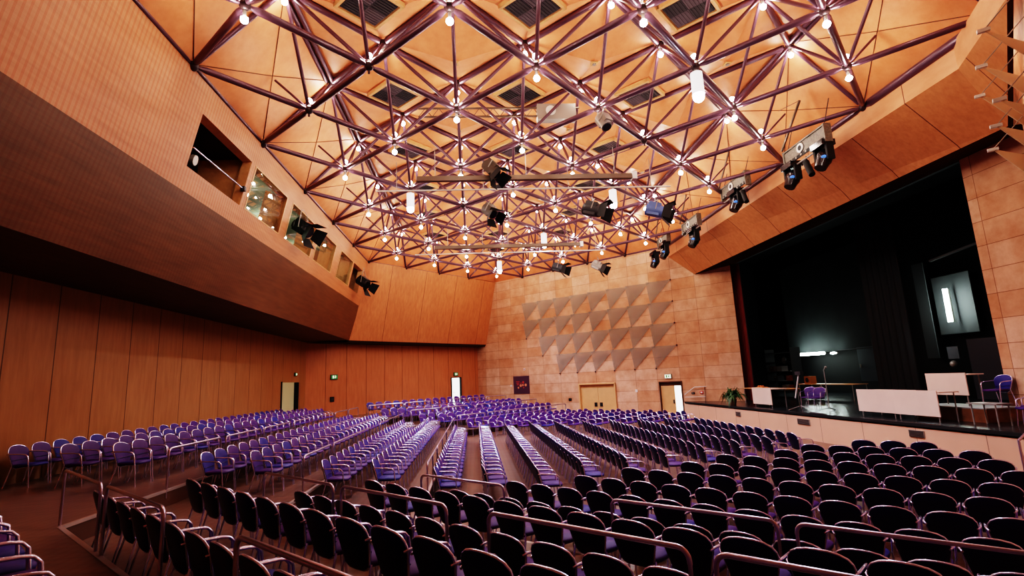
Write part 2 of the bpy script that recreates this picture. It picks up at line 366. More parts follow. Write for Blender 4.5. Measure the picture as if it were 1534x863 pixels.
# ------------------------------------------------------------------ back fascia (slopes back and down)
def bf(u, t): return P(u, 27.07 + .256 * (10.25 - t), t)
uL = 17.9; uLb = 17.55
mb = MB(); mb.add([bf(uL, ZL) , bf(US + .05, ZL), bf(US + .05, 5.45), bf(uLb - .1, 5.45), bf(17.75, 7.54)], [(0, 1, 2, 3, 4)])
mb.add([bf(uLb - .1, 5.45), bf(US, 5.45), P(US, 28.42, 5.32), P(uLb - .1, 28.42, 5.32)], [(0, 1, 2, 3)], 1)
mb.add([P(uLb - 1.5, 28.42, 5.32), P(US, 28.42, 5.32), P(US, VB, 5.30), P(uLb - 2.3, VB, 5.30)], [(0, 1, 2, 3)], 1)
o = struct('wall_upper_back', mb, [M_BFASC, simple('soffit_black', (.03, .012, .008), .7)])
# rotate texture space: use an object rotated by 45 degrees (mesh counter-rotated)
def rotate_object_space(o, ang):
    o.data.transform(Matrix.Rotation(-ang, 4, 'Z')); o.rotation_euler = (0, 0, ang)
rotate_object_space(o, math.pi / 4)

# ------------------------------------------------------------------ proscenium fascia
K = Vector((XS, 10.66, 0)); SL = Vector((13.0, 28.9, 8.24)); SR = Vector((13.33, 11.0, 8.24))
d2 = Vector((-.48, -.877, 0)); Kt = K + Vector((0, 0, ZL)); Kb = K + Vector((0, 0, 9.57)); E2t = Kt + d2 * 2.7; E2b = Kb + d2 * 2.7
WT = Vector((XS, US * R2 - XS, ZL)); WB = Vector((XS, US * R2 - XS, 9.57))
mb = MB()
mb.quad(WT, Kt, Kb, WB, 1); mb.quad(Kt, E2t, E2b, Kb, 1)
mb.quad(WB, Kb, SR, SL, 0); mb.tri(Kb, E2b, SR, 0)
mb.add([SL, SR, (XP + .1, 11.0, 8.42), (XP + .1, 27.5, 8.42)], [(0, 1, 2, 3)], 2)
q_ = P(.06, -.10); mb.add([E2t, E2b, SR, SR + q_, E2b + q_, E2t + q_], [(1, 2, 3, 4), (0, 1, 4, 5)], 2)  # dark fins along the panel edge stand in for the shaded gap
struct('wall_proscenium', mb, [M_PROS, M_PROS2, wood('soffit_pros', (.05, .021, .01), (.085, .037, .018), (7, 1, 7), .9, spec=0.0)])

# ------------------------------------------------------------------ ceiling: space frame grid
def N(i, j, z): return Vector(((i - j) * 2.04 - 2.33, (i + j) * 2.04 + 11.6, z))
def inL(i, j): return -1 <= i - j <= 6 and j <= 5 and i <= 7 and j >= -3 and i >= -3 and i + j >= -5
LN = [(i, j) for i in range(-6, 9) for j in range(-6, 8) if inL(i, j)]
def inBd(i, j):
    if inL(i, j): return False
    return any(inL(i + a, j + b) for a, b in ((1, 0), (-1, 0), (0, 1), (0, -1))) and -2 <= i - j <= 7 and j <= 6 and i <= 8 and j >= -4 and i >= -4
BN = [(i, j) for i in range(-6, 10) for j in range(-6, 9) if inBd(i, j)]
def inU(a, b): return -1 <= a - b <= 6 and a <= 7.5 and b <= 5.5 and b >= -3.5 and a >= -3.5 and a + b >= -5
UNs = [(i + .5, j + .5) for i in range(-6, 9) for j in range(-6, 8) if inU(i + .5, j + .5)]
Ls, Bs, Us = set(LN), set(BN), set(UNs)
frame = thing('space_frame', 'purple-brown tubular steel space frame under the orange wood ceiling', 'roof frame', (0, 18, ZL))
segs = {'lower_chord': [], 'upper_chord': [], 'brace': []}
for (i, j) in LN + BN:
    for a, b in ((1, 0), (0, 1)):
        q = (i + a, j + b)
        if ((i, j) in Ls and (q in Ls or q in Bs)) or ((i, j) in Bs and q in Ls): segs['lower_chord'].append((N(i, j, ZL), N(*q, ZL), .082))
for (a, b) in UNs:
    for da, db in ((1, 0), (0, 1)):
        if (a + da, b + db) in Us: segs['upper_chord'].append((N(a, b, ZU), N(a + da, b + db, ZU), .088))
    if (a + 1, b + 1) in Us and (a - b) in (-1, 6):
        for s_ in (-.09, .09): segs['upper_chord'].append((N(a, b, ZU) + Vector((s_, 0, 0)), N(a + 1, b + 1, ZU) + Vector((s_, 0, 0)), .075))
for (i, j) in LN + BN:
    for da in (-.5, .5):
        for db in (-.5, .5):
            if (i + da, j + db) in Us: segs['brace'].append((N(i, j, ZL), N(i + da, j + db, ZU), .05 if (i, j) in Ls else .062))
# short struts to the border panels
for (i, j) in LN:
    if i - j == -1: segs['brace'].append((N(i, j, ZL), N(i - .26, j + .26, 11.26), .035))
    if i - j == 6: segs['brace'].append((N(i, j, ZL), N(i + .26, j - .26, 11.26), .035))
# perimeter tubes
for (i, j) in BN:
    for (a, b), ok in (((1, 1), True), ((1, 0), True), ((0, 1), True)):
        q = (i + a, j + b)
        if q in Bs and ((a, b) != (1, 1) or (i - j in (-2, 7))):
            if (a, b) == (1, 1): segs['lower_chord'].append((N(i, j, ZL), N(*q, ZL), .10 if i - j == 7 else .05))
            else: segs['lower_chord'].append((N(i, j, ZL), N(*q, ZL), .06))
segs['lower_chord'].append((N(3, -4, ZL), N(4, -3, ZL), .13))
def emit(kind, lst, m, parent, tube_n=8):
    def key(s):
        q = project((s[0] + s[1]) / 2); return (0, q[2]) if q and -150 < q[0] < 1684 and -250 < q[1] < 900 else (1, ((s[0] + s[1]) / 2).length)
    lst = sorted(lst, key=key); rest = MB(); off = parent.location
    for n_, (a, b, r_) in enumerate(lst):
        d = (b - a).normalized(); ia, ib = a + d * .16, b - d * .16
        tgt = MB() if n_ < 98 else rest
        if kind == 'lower_chord': tgt.tube([a - off + d * .08, ia - off + d * .12], r_ * .45, 8, r2=r_); tgt.tube([ia - off + d * .12, ib - off - d * .12], r_, 8); tgt.tube([ib - off - d * .12, b - off - d * .08], r_, 8, r2=r_ * .45)
        else: tgt.tube([ia - off, ib - off], r_, tube_n)
        if n_ < 98: tgt.build(kind, m, parent)
    if rest.v: o = rest.build(kind, m, parent); o['kind'] = 'stuff'
emit('lower_chord', segs['lower_chord'], M_STEEL, frame); emit('upper_chord', segs['upper_chord'], M_STEEL, frame); emit('brace', segs['brace'], M_STEEL, frame, 6)
nb = MB(); nb.ball((0, 0, 0), .12, 0, 10, 7); nb.tube([(0, 0, -.10), (0, 0, -.2)], .03, 6); me_n = nb.mesh('joint', M_STEELD)
cnt = 0
for (i, j) in sorted(LN, key=lambda q: q[0] + q[1]):
    o = bpy.data.objects.new('joint', me_n); COL.objects.link(o); o.parent = frame; o.location = N(i, j, ZL) - frame.location
nb = MB(); nb.ball((0, 0, 0), .13, 0, 8, 6); me_n2 = nb.mesh('joint', M_STEELD)
rest = MB()
for k, (a, b) in enumerate(sorted(UNs + BN, key=lambda q: q[0] + q[1])):
    z = ZU if (a, b) in Us else ZL
    if k < 98 - len(LN) + 0: o = bpy.data.objects.new('joint', me_n2); COL.objects.link(o); o.parent = frame; o.location = N(a, b, z) - frame.location
    else: rest.ball(N(a, b, z) - frame.location, .13, 0, 8, 6)
if rest.v: o = rest.build('joint', M_STEELD, frame); o['kind'] = 'stuff'

# wood panels of the ceiling
mb = MB(); ZP = ZU + .10
vents = []
for (i, j) in LN:
    cs = [(i - .5, j - .5), (i + .5, j - .5), (i + .5, j + .5), (i - .5, j + .5)]
    have = [c for c in cs if c in Us]
    if len(have) == 4:
        q = [N(*c, ZP) for c in cs]; c = N(i, j, 0)
        if (i + j) % 2 == 0:
            s_ = .235; inn = [N(i + (a - i) * s_ * 2, j + (b - j) * s_ * 2, 11.98) for a, b in cs]
            for k in range(4): mb.quad(q[k], q[(k + 1) % 4], inn[(k + 1) % 4], inn[k])
            mb.quad(*inn); vents.append((i, j))
        else:
            ap = N(i, j, 11.72)
            for k in range(4): mb.tri(q[k], q[(k + 1) % 4], ap)
    elif len(have) == 3:
        mb.tri(*[N(*c, ZP) for c in have])
    elif len(have) == 2: pass
seam = MB()
for (i, j) in BN:                                                       # diagonal borders
    for side, o1, o2 in ((-2, .5, -.5), (7, -.5, .5)):
        if i - j != side: continue
        q = (i + 1, j + 1); ua = (i + o1, j + o2); ub = (i + 1 + o1, j + 1 + o2)
        A = N(i, j, ZL + .05); B = N(*q, ZL + .05); C_ = N(*ub, ZP); D = N(*ua, ZP); c = (A + B + C_ + D) / 4 - Vector((0, 0, .06))
        if q[1] > 6 or q[0] > 8: continue
        for a, b in ((A, B), (B, C_), (C_, D), (D, A)): mb.tri(a, b, c)
        for a in (A, B, C_, D): seam.tube([a - Vector((0, 0, .012)), c - Vector((0, 0, .012))], .012, 4)
for i in range(-4, 9):                                                  # back border (j = 6) and stone border (i = 8)
    A = N(i, 6, ZL + .05); B = N(i + 1, 6, ZL + .05); C_ = N(i + .5, 5.5, ZP); D = N(i + 1.5, 5.5, ZP)
    if 4 <= i <= 7: mb.tri(A, B, C_)
    if 4 <= i <= 6: mb.tri(B, C_, D)
for j in range(-5, 7):
    A = N(8, j, ZL + .05); B = N(8, j + 1, ZL + .05); C_ = N(7.5, j + .5, ZP); D = N(7.5, j + 1.5, ZP)
    if 1 <= j <= 5: mb.tri(A, B, C_)
    if 1 <= j <= 4: mb.tri(B, C_, D)
mb.tri(N(4, 6, ZL), N(3.5, 4.5, ZP), N(4.5, 5.5, ZP)); mb.tri(N(8, 1, ZL), N(7.5, 1.5, ZP), N(6.5, .5, ZP)); mb.tri(N(8, 6, ZL), N(8, 5, ZL), N(7.5, 5.5, ZP))
mb.tri(N(3, -4, ZL), N(2.5, -3.5, ZP), N(1.5, -3.5, ZP)); mb.tri(N(3, -4, ZL), N(2, -4, ZL), N(1.5, -3.5, ZP))
struct('ceiling', mb, M_CEIL); struct('trim_2', seam, M_SEAM)
mb = MB(); mb.prism([near_left, near_right, wall_end_r, (XP + .3, wall_end_r[1]), (XP + .3, 27.6), back_right, back_left], ZTOP - .1, ZTOP)
struct('ceiling', mb, M_CEIL)  # unseen backing sheet added above the panels to stop light leaks
# dark shadow gap strips at the top of the gallery and around the perimeter
mb = MB(); mb.box((-6.46, 17.5, ZL + .02), (.10, 29, .12)); struct('trim_3', mb, M_DARKGREY)

# vents
def ordl(n): return WORDS[n] if n < len(WORDS) else str(n)
proto = None; vs_ = [v for v in vents if project(N(*v, 11.9)) and -80 < project(N(*v, 11.9))[0] < 1600 and -120 < project(N(*v, 11.9))[1] < 800]
vs_.sort(key=lambda v: project(N(*v, 11.9))[2])
for k, (i, j) in enumerate(vs_):
    lab = 'dark checkered air vent in the wood ceiling, %s nearest to the viewer' % ordl(k + 1)
    if proto is None:
        proto = thing('ceiling_vent', lab, 'vent', (0, 0, 0), 0, 'square vents in the ceiling')
        m_ = MB(); w = .58
        for sx, sy, a, b in ((0, w, w * 2 + .08, .08), (0, -w, w * 2 + .08, .08), (w, 0, .08, w * 2), (-w, 0, .08, w * 2)): m_.box((sx, sy, 0), (a, b, .14))
        m_.build('frame', M_TRIM, proto)
        for sx in (-1, 1):
            for sy in (-1, 1):
                g = MB(); g.box((sx * .255, sy * .255, -.02), (.5, .5, .05))
                for q in range(6): g.box((sx * .255, sy * .255 - .21 + q * .084, -.055), (.46, .02, .02))
                g.build('grille', M_VENT if sx * sy > 0 else M_VENT2, proto)
        o = proto
    else: o = copy_tree(proto); o['label'] = lab
    o.location = N(i, j, 11.92); o.rotation_euler = (0, 0, math.pi / 4)
# small sprinklers at the tips of the inverted pyramids
sp = None; L2 = [q for q in LN if (q[0] + q[1]) % 2 and len([1 for a in (-.5, .5) for b in (-.5, .5) if (q[0] + a, q[1] + b) in Us]) == 4]
L2 = [q for q in L2 if project(N(*q, 11.7)) and -20 < project(N(*q, 11.7))[0] < 1550 and project(N(*q, 11.7))[1] > -20]
L2.sort(key=lambda v: project(N(*v, 11.7))[2])
for k, (i, j) in enumerate(L2[:14]):
    lab = 'small square ceiling plate at a wood pyramid tip, %s nearest to viewer' % ordl(k + 1)
    if sp is None:
        sp = thing('ceiling_plate', lab, 'ceiling plate', (0, 0, 0), 0, 'small plates at the ceiling pyramid tips')
        m_ = MB(); m_.box((0, 0, 0), (.2, .2, .04)); m_.build('plate', M_TRIM, sp); m_ = MB(); m_.tube([(0, 0, 0), (0, 0, -.05)], .06, 8); m_.build('nozzle', M_GREY, sp); o = sp
    else: o = copy_tree(sp); o['label'] = lab
    o.location = N(i, j, 11.69)

# ------------------------------------------------------------------ lamps at the joints
b = MB(); b.ball((0, 0, 0), .08, 0, 8, 6); me_bulb = b.mesh('bulb', M_BULB)
b = MB(); b.tube([(0, 0, 0), (0, 0, -.16)], .012, 6); b.tube([(0, 0, -.13), (0, 0, -.27)], .035, 8); me_sock = b.mesh('socket', M_GREY)
b = MB(); b.tube([(0, 0, .10), (0, 0, .20)], .035, 8); me_sock2 = b.mesh('socket', M_GREY)
pend_at = {(2, -2), (2, 2), (4, 0), (6, 4), (5, 2)}
def part(me, name, parent, loc=(0, 0, 0)):
    o = bpy.data.objects.new(name, me); COL.objects.link(o); o.parent = parent; o.location = loc; return o
nobelow = {(0, 0), (0, 1), (3, -1), (3, 2)}
for (i, j) in [q for q in LN if q[0] + q[1] > -3]:
    line = i - j + 2; rank = sorted([q[0] + q[1] for q in LN if q[0] - q[1] == i - j]).index(i + j) + 1
    lab = 'glowing bulbs at lower frame joint, %s line from left wall, %s joint from viewer' % (ordl(line), ordl(rank))
    t = thing('ceiling_lamp', lab, 'lamp', N(i, j, ZL), 0, 'bare bulbs on the lower joints')
    part(me_sock2, 'socket', t); part(me_bulb, 'bulb', t, (0, 0, .27))
    if (i, j) not in pend_at and (i, j) not in nobelow: part(me_sock, 'socket', t); part(me_bulb, 'bulb', t, (0, 0, -.33))
for (a, b_) in [q for q in UNs if q[0] + q[1] > -3]:
    line = int(a - b_ + 2); rank = sorted([q[0] + q[1] for q in UNs if q[0] - q[1] == a - b_]).index(a + b_) + 1
    lab = 'glowing bulb under upper frame joint, %s line from left wall, %s joint from viewer' % (ordl(line), ordl(rank))
    t = thing('ceiling_lamp', lab, 'lamp', N(a, b_, ZU), 0, 'bare bulbs on the upper joints')
    part(me_sock, 'socket', t); part(me_bulb, 'bulb', t, (0, 0, -.33))
pl = ['largest and nearest white cylinder lamp hanging from the frame', 'white cylinder lamp left of the upper lighting bar end', 'white cylinder lamp right of centre below the thin bar', 'farthest white cylinder lamp near the back corner', 'white cylinder lamp hanging near ceiling centre']
for k, (i, j) in enumerate([(2, -2), (2, 2), (4, 0), (6, 4), (5, 2)]):
    t = thing('pendant_lamp', pl[k], 'lamp', N(i, j, ZL), 0, 'white cylinder pendants')
    m_ = MB(); m_.tube([(0, 0, -.1), (0, 0, -.2)], .05, 8); m_.build('mount', M_GREY, t)
    m_ = MB(); m_.tube([(0, 0, -.2), (0, 0, -.78)], .15, 14); m_.build('diffuser', M_DIFF, t)
    m_ = MB(); m_.ball((0, 0, -.84), .14, 0, 12, 8); m_.build('bulb', M_HID, t)
    li = bpy.data.lights.new('pendant_light', 'SPOT'); li.energy = 1800; li.color = (.74, .76, 1); li.spot_size = 2.3; li.spot_blend = .6; li.shadow_soft_size = .12
    lo = bpy.data.objects.new('pendant_light', li); COL.objects.link(lo); lo.parent = t; lo.location = (0, 0, -1.02)

# ------------------------------------------------------------------ lighting bars and spotlights
def bar(name, x0, x1, y, z, r_, m, label, hang):
    t = thing(name, label, 'bar', ((x0 + x1) / 2, y, z)); h = (x1 - x0) / 2
    m_ = MB()
    if r_ > .05: m_.box((0, 0, 0), (h * 2, .16, .16))
    else: m_.tube([(-h, 0, 0), (h, 0, 0)], r_, 8)
    m_.build('beam', m, t)
    if r_ > .05: m_ = MB(); m_.box((h + .05, 0, 0), (.16, .26, .26)); m_.build('end_plate', M_WHITE, t)
    for q in hang:
        m_ = MB(); m_.tube([(q, 0, 0), (q, 0, ZL - z + .0)], .012, 5); m_.build('hanger', M_GREY, t)
bar('lighting_bar', -1.7, 5.5, 16.2, 9.2, .08, M_BRONZE, 'nearer thick bronze lighting bar hanging across the ceiling centre', (-3.0, 0, 3.0))
bar('lighting_bar', -3.2, 7.2, 17.2, 9.2, .028, M_WHITE, 'nearer thin pale lighting pipe just below the thick bar', (-4.5, -1.5, 1.5, 4.5))
bar('lighting_bar', -1.8, 5.5, 25.0, 9.2, .08, M_BRONZE, 'farther thick bronze lighting bar near the back wall', (-3.0, 0, 3.0))
bar('lighting_bar', -2.9, 7.1, 26.3, 9.2, .028, M_WHITE, 'farther thin pale lighting pipe near the back wall', (-4.5, -1.5, 1.5, 4.5))
t = thing('truss_bar', 'dark twin-pipe truss with round lamp housing above the frame', 'truss', (1.1, 16.0, 11.3))
for dz in (0, .3): m_ = MB(); m_.tube([(-2.7, 0, dz), (2.7, 0, dz)], .035, 6); m_.build('pipe', M_BRONZE, t)
m_ = MB()
for k in range(12): m_.tube([(-2.7 + k * .45, 0, 0), (-2.475 + k * .45, 0, .3), (-2.25 + k * .45, 0, 0)], .014, 4)
m_.build('lacing', M_BRONZE, t)
m_ = MB(); m_.box((1.9, 0, .1), (1.3, .3, .55)); m_.build('housing', M_GREY, t)
m_ = MB(); m_.tube([(1.7, -.16, .12), (1.7, -.19, .12)], .17, 14); m_.build('disc', M_WHITE, t)

def spotlight(px, py, z, aim, label, size=1.0, body=M_DARKGREY, up=.55, doors=True):
    p = rayz(px, py, z); t = thing('spotlight', label, 'spotlight', p)
    az, el = aim; R_ = Matrix.Rotation(az, 3, 'Z') @ Matrix.Rotation(-el, 3, 'Y'); S = size
    m_ = MB(); m_.tube([R_ @ Vector((-.28, 0, 0)) * S, R_ @ Vector((-.22, 0, 0)) * S, R_ @ Vector((.12, 0, 0)) * S, R_ @ Vector((.2, 0, 0)) * S], .17 * S, 12)
    m_.box(R_ @ Vector((-.06, 0, .03)) * S, (.34 * S, .3 * S, .36 * S), 0, R_); m_.build('body', body, t)
    m_ = MB(); m_.tube([R_ @ Vector((.2, 0, 0)) * S, R_ @ Vector((.235, 0, 0)) * S], .13 * S, 12); m_.build('lens', M_LENSD, t)
    if doors:
        for sy, sz in ((0, 1), (0, -1), (1, 0), (-1, 0)):
            m_ = MB(); c = Vector((.2, sy * .17, sz * .17)) * S; e = Vector((.46, sy * .33, sz * .33)) * S; w = Vector((0, sz, sy)) * .16 * S
            m_.add([R_ @ (c - w), R_ @ (c + w), R_ @ (e + w * 1.35), R_ @ (e - w * 1.35)], [(0, 1, 2, 3)]); m_.build('barn_door', M_BLACK, t)
    m_ = MB(); m_.tube([R_ @ Vector((0, -.22, 0)) * S, Vector((0, -.22 * S, up * .7)), Vector((0, 0, up * .8)), Vector((0, .22 * S, up * .7)), R_ @ Vector((0, .22, 0)) * S], .018, 6)
    m_.tube([(0, 0, up * .8), (0, 0, up)], .02, 6); m_.build('yoke', M_GREY, t); return t
R_ = math.radians
spotlight(737, 254, 9.4, (R_(-30), R_(-50)), 'brown spotlight with barn doors just above the nearer thick bar', 1.15, simple('brown_body', (.07, .05, .035), .5), .3)
spotlight(734, 317, 8.75, (R_(-50), R_(-45)), 'brown spotlight hanging below the thin pipe near ceiling centre', 1.1, simple('brown_body', (.07, .05, .035), .5), .45)
spotlight(889, 315, 8.7, (R_(-30), R_(-20)), 'black spotlight with wide open doors left of the blue one', 1.35, M_DARKGREY, .5)
spotlight(983, 316, 8.7, (R_(-25), R_(-20)), 'bluish spotlight at the right end of the thin pipe', 1.35, simple('blue_body', (.10, .17, .38), .35), .5)
spotlight(837, 402, 8.65, (R_(-30), R_(-20)), 'black spotlight hanging before the stone wall, left of a pair', 1.25, M_DARKGREY, .55)
spotlight(896, 399, 8.65, (R_(-30), R_(-30)), 'pale spotlight hanging before the stone wall, right of a pair', 1.25, M_GREY, .55)
spotlight(905, 184, 9.6, (R_(-60), R_(-60)), 'grey spotlight beside a bright joint right of ceiling centre', .95, M_GREY, .5, False)
spotlight(455, 343, 8.85, (R_(-20), R_(-35)), 'large black barn-door spotlight in front of the gallery windows', 1.5, M_BLACKG, .95)
spotlight(545, 424, 8.6, (R_(-20), R_(-35)), 'dark spotlight at the far end of the gallery windows', 1.5, M_DARKGREY, .9)

# moving heads hung along the proscenium
def head_unit(yc, z, label, heads, L_=2.1):
    t = thing('lighting_hoist', label, 'stage light bar', (11.0, yc, z), 0, 'motorised light bars along the proscenium')
    m_ = MB(); m_.box((0, 0, .16), (.16, L_, .34)); m_.build('housing', M_HOIST, t)
    m_ = MB(); m_.box((0, 0, .36), (.22, L_, .05)); m_.box((0, L_ / 2, .1), (.24, .06, .6)); m_.box((0, -L_ / 2, .1), (.24, .06, .6)); m_.build('frame', M_HOIST, t)
    m_ = MB(); m_.tube([(-.09, .15, .16), (-.12, .15, .16)], .16, 16); m_.build('dial', M_WHITE, t)
    m_ = MB(); m_.tube([(-.12, .15, .16), (-.125, .15, .16)], .09, 12); m_.build('dial_face', M_BLACK, t)
    m_ = MB(); m_.box((-.09, 0, -.08), (.03, L_ * .96, .12)); m_.build('socket_strip', M_BLACK, t)
    for k in range(8): m_ = MB(); m_.tube([(-.1, -L_ * .42 + k * L_ * .12, -.08), (-.13, -L_ * .42 + k * L_ * .12, -.08)], .035, 8); m_.build('socket', M_GREY, t)
    m_ = MB(); m_.tube([(0, -L_ / 2, -.24), (0, L_ / 2, -.24)], .03, 8); m_.build('pipe', M_GREY, t)
    for s in (-1, 1): m_ = MB(); m_.tube([(0, s * L_ * .45, .36), (.3, s * L_ * .45, 1.3)], .014, 5); m_.build('cable', M_DARKGREY, t)
    m_ = MB(); m_.tube([(-.25, L_ * .42, .38), (-.25, -L_ * .18, 1.55)], .045, 6); m_.tube([(-.25, -L_ * .18, 1.55), (-.25, L_ * .35, 1.8)], .012, 5); m_.build('boom', M_BRONZE, t)
    return t
def moving_head(y, z, label, s=1.0, tilt=.5, x=11.0):
    t = thing('moving_light', label, 'stage light', (x, y, z), 0, 'black moving head lights')
    m_ = MB(); m_.box((0, 0, .36 * s), (.38 * s, .5 * s, .16 * s)); m_.box((0, 0, .48 * s), (.1, .24, .14)); m_.build('base', M_BLACKG, t)
    for q in (-1, 1): m_ = MB(); m_.box((0, q * .24 * s, .1 * s), (.2 * s, .07 * s, .46 * s)); m_.build('yoke_arm', M_BLACK, t)
    Rm = Matrix.Rotation(tilt, 3, 'Y')
    m_ = MB(); m_.ball((0, 0, 0), .22 * s, 0, 12, 8, (.9, .85, 1.15)); m_.tube([Rm @ Vector((0, 0, -.12)) * s, Rm @ Vector((0, 0, -.34)) * s], .19 * s, 12, r2=.15 * s); m_.build('head', M_BLACKG, t)
    m_ = MB(); m_.ball(Vector((-.13, -.155, -.03)) * s, .085 * s, 0, 10, 6, (.8, .8, .45)); m_.build('lens', M_LENS, t)  # turned towards the camera to show the painted blue reflection
    return t
hu_ = [(15.1, 9.55, 'nearest grey light bar with round dial at the proscenium edge', 2.1), (19.7, 10.0, 'second grey light bar from the right along the proscenium', 2.0),
       (24.2, 9.75, 'third grey light bar from the right along the proscenium', 1.8), (28.0, 9.95, 'farthest grey light bar along the proscenium, above stone wall', 1.5)]
for yc, z, lab, L_ in hu_: head_unit(yc, z, lab, None, L_)
moving_head(15.95, 8.95, 'black moving light, left one under nearest proscenium light bar', 1.15)
moving_head(14.35, 8.95, 'black moving light, right one under nearest proscenium light bar', 1.15)
moving_head(19.7, 9.42, 'black moving light under the second proscenium light bar', 1.2)
moving_head(24.0, 9.05, 'black moving light under the third proscenium light bar', 1.25)
moving_head(28.9, 9.1, 'black moving light, left of the pair before the stone wall', 1.2, x=10.75)
moving_head(27.3, 9.25, 'black moving light, right of the pair before the stone wall', 1.2, x=10.75)
for yc, z, lab in ((15.1, 8.95, 'slim black spotlight between the two nearest moving lights'), (19.05, 9.45, 'slim black spotlight beside the second moving light')):
    t = thing('profile_spot', lab, 'spotlight', (11.0, yc, z))
    m_ = MB(); m_.tube([(0, .12, .26), (-.02, 0, 0), (-.05, -.16, -.3)], .1, 10); m_.build('body', M_BLACK, t)
    m_ = MB(); m_.tube([(0, .1, .0), (0, .06, .42)], .02, 6); m_.build('yoke', M_DARKGREY, t)

# ------------------------------------------------------------------ triangular sails on the stone walls
def tri_panel(a, b, c, pins, label, group, th=.02):
    t = thing('wall_sail', label, 'acoustic panel', a, 0, group)
    n = (b - a).cross(c - a).normalized() * th / 2; O = a
    m_ = MB(); m_.add([a + n - O, b + n - O, c + n - O, a - n - O, b - n - O, c - n - O], [(0, 1, 2), (5, 4, 3), (0, 3, 4, 1), (1, 4, 5, 2), (2, 5, 3, 0)]); m_.build('panel', M_SAIL, t)
    for p, w in pins:
        m_ = MB(); m_.tube([p - O, w - O], .022, 6); m_.ball(p - O, .05, 0, 8, 5); m_.build('pin', M_STEELD, t)
G0 = 12.73; PT = 1.427
rowsz = [8.15, 6.85, 5.55, 4.22, 2.92]
# (row, first column, last column) columns counted from the right (stage) end
spec = [(0, 0, 7), (1, 0, 7), (2, 0, 6), (3, 0, 5)]
names = ['top', 'second', 'third', 'bottom']
for r_, c0_, c1_ in spec:
    for c in range(c0_, c1_ + 1):
        v = G0 + c * PT; zt, zb = rowsz[r_], rowsz[r_ + 1]
        TR = P(US - .06, v, zt); TL = P(US - .42, v + PT, zt); BL = P(US - .06, v + PT, zb)
        tri_panel(TL, BL, TR, [(BL, P(US + .02, v + PT, zb)), (TR, P(US + .02, v, zt))], 'grey triangular wall panel, %s row, %s from the stage end' % (names[r_], ordl(c + 1)), 'triangular panels on the far stone wall')
# near right wall: seen edge on from below
for r_, (z, us) in enumerate(((8.15, (11.5, 12.96, 14.45)), (6.84, (11.45, 12.75, 14.2)))):
    for k, u in enumerate(us):
        tip = P(u, VR + .83, z); a = P(u + 1.4, VR + .03, z); b_ = P(u, VR + .03, z - 1.3)
        t = thing('wall_sail', 'beige triangular sail on the near right wall, %s row, %s from right' % (('upper', 'lower')[r_], ordl(k + 1)), 'acoustic panel', tip, 0, 'triangular sails at the upper right')
        m_ = MB(); n = Vector((0, 0, .012)); pts = [Vector((0, 0, 0)), a - tip, b_ - tip]
        m_.add([q + n for q in pts] + [q - n for q in pts], [(0, 1, 2), (5, 4, 3), (0, 3, 4, 1), (1, 4, 5, 2), (2, 5, 3, 0)]); m_.build('panel', simple('sail_beige', (.62, .50, .37), .6), t)
        m_ = MB(); m_.box((0, 0, 0), (.07, .17, .06), 0, Matrix.Rotation(.9, 3, 'Z')); m_.build('bracket', M_WHITE, t)
        m_ = MB(); m_.tube([(0, 0, 0), P(u + .2, VR, z + .9) - tip], .01, 5); m_.build('rod', M_GREY, t)

# ------------------------------------------------------------------ doors, signs and fittings
def wallpos(v, z, off=0.0): return P(US - off, v, z)
AS = -math.pi / 4          # local x along decreasing v on the stone wall, local -y faces the hall
d = tag(bpy.data.objects.new('door_1', None), kind='structure'); COL.objects.link(d); d.location = P(US, 18.42, 0); d.rotation_euler = (0, 0, AS)
m_ = MB()
for sx in (-1.35, 1.35): m_.box((sx, -.02, 1.08), (.09, .2, 2.16))
m_.box((0, -.02, 2.13), (2.78, .2, .08)); m_.box((0, .1, 1.98), (2.62, .04, .28)); m_.build('door_frame', M_DOORW, d)
for sx in (-.655, .655):
    m_ = MB(); m_.box((sx, .08, .96), (1.29, .05, 1.9)); l = m_.build('door_leaf', M_DOORW, d)
    m_ = MB(); m_.box((sx - .45 * (1 if sx > 0 else -1), .04, .8), (.2, .04, .26)); m_.build('door_handle', M_BLACK, l)
d = tag(bpy.data.objects.new('door_2', None), kind='structure'); COL.objects.link(d); d.location = P(US, 13.36, 0); d.rotation_euler = (0, 0, AS)
m_ = MB()
for sx in (-.68, .68): m_.box((sx, -.02, 1.06), (.05, .16, 2.12))
m_.box((0, -.02, 2.1), (1.4, .16, .06)); m_.box((0, .06, 1.96), (1.3, .02, .2)); m_.build('door_frame', M_RISER, d)
m_ = MB(); m_.box((-.24, .07, .94), (.84, .05, 1.86)); l = m_.build('door_leaf', M_DOORW, d)
m_ = MB(); m_.box((.1, .03, .95), (.06, .05, .22)); m_.build('door_handle', M_BLACK, l)
m_ = MB(); m_.box((.42, .1, .94), (.5, .02, 1.86)); m_.build('door_opening', M_DOORGLOW, d)
AB = math.pi / 4
d = tag(bpy.data.objects.new('door_3', None), kind='structure'); COL.objects.link(d); d.location = P(27.24, VB, .9); d.rotation_euler = (0, 0, AB)
m_ = MB(); m_.box((-.5, .0, 1.05), (.05, .16, 2.1)); m_.box((.46, .0, 1.05), (.1, .16, 2.1)); m_.box((0, .0, 2.09), (1.0, .16, .04)); m_.build('door_frame', M_BLACK, d)
m_ = MB(); m_.box((-.05, .06, 1.04), (.86, .04, 2.06)); l = m_.build('door_leaf', M_DOORGLOW, d)  # glowing panel in place of a view into the lit corridor
m_ = MB(); m_.ball((-.25, .0, 1.0), .04); m_.tube([(-.25, .05, 1.0), (-.25, -.02, 1.0), (-.13, -.02, 1.0)], .015, 6); m_.build('door_handle', M_GREY, l)
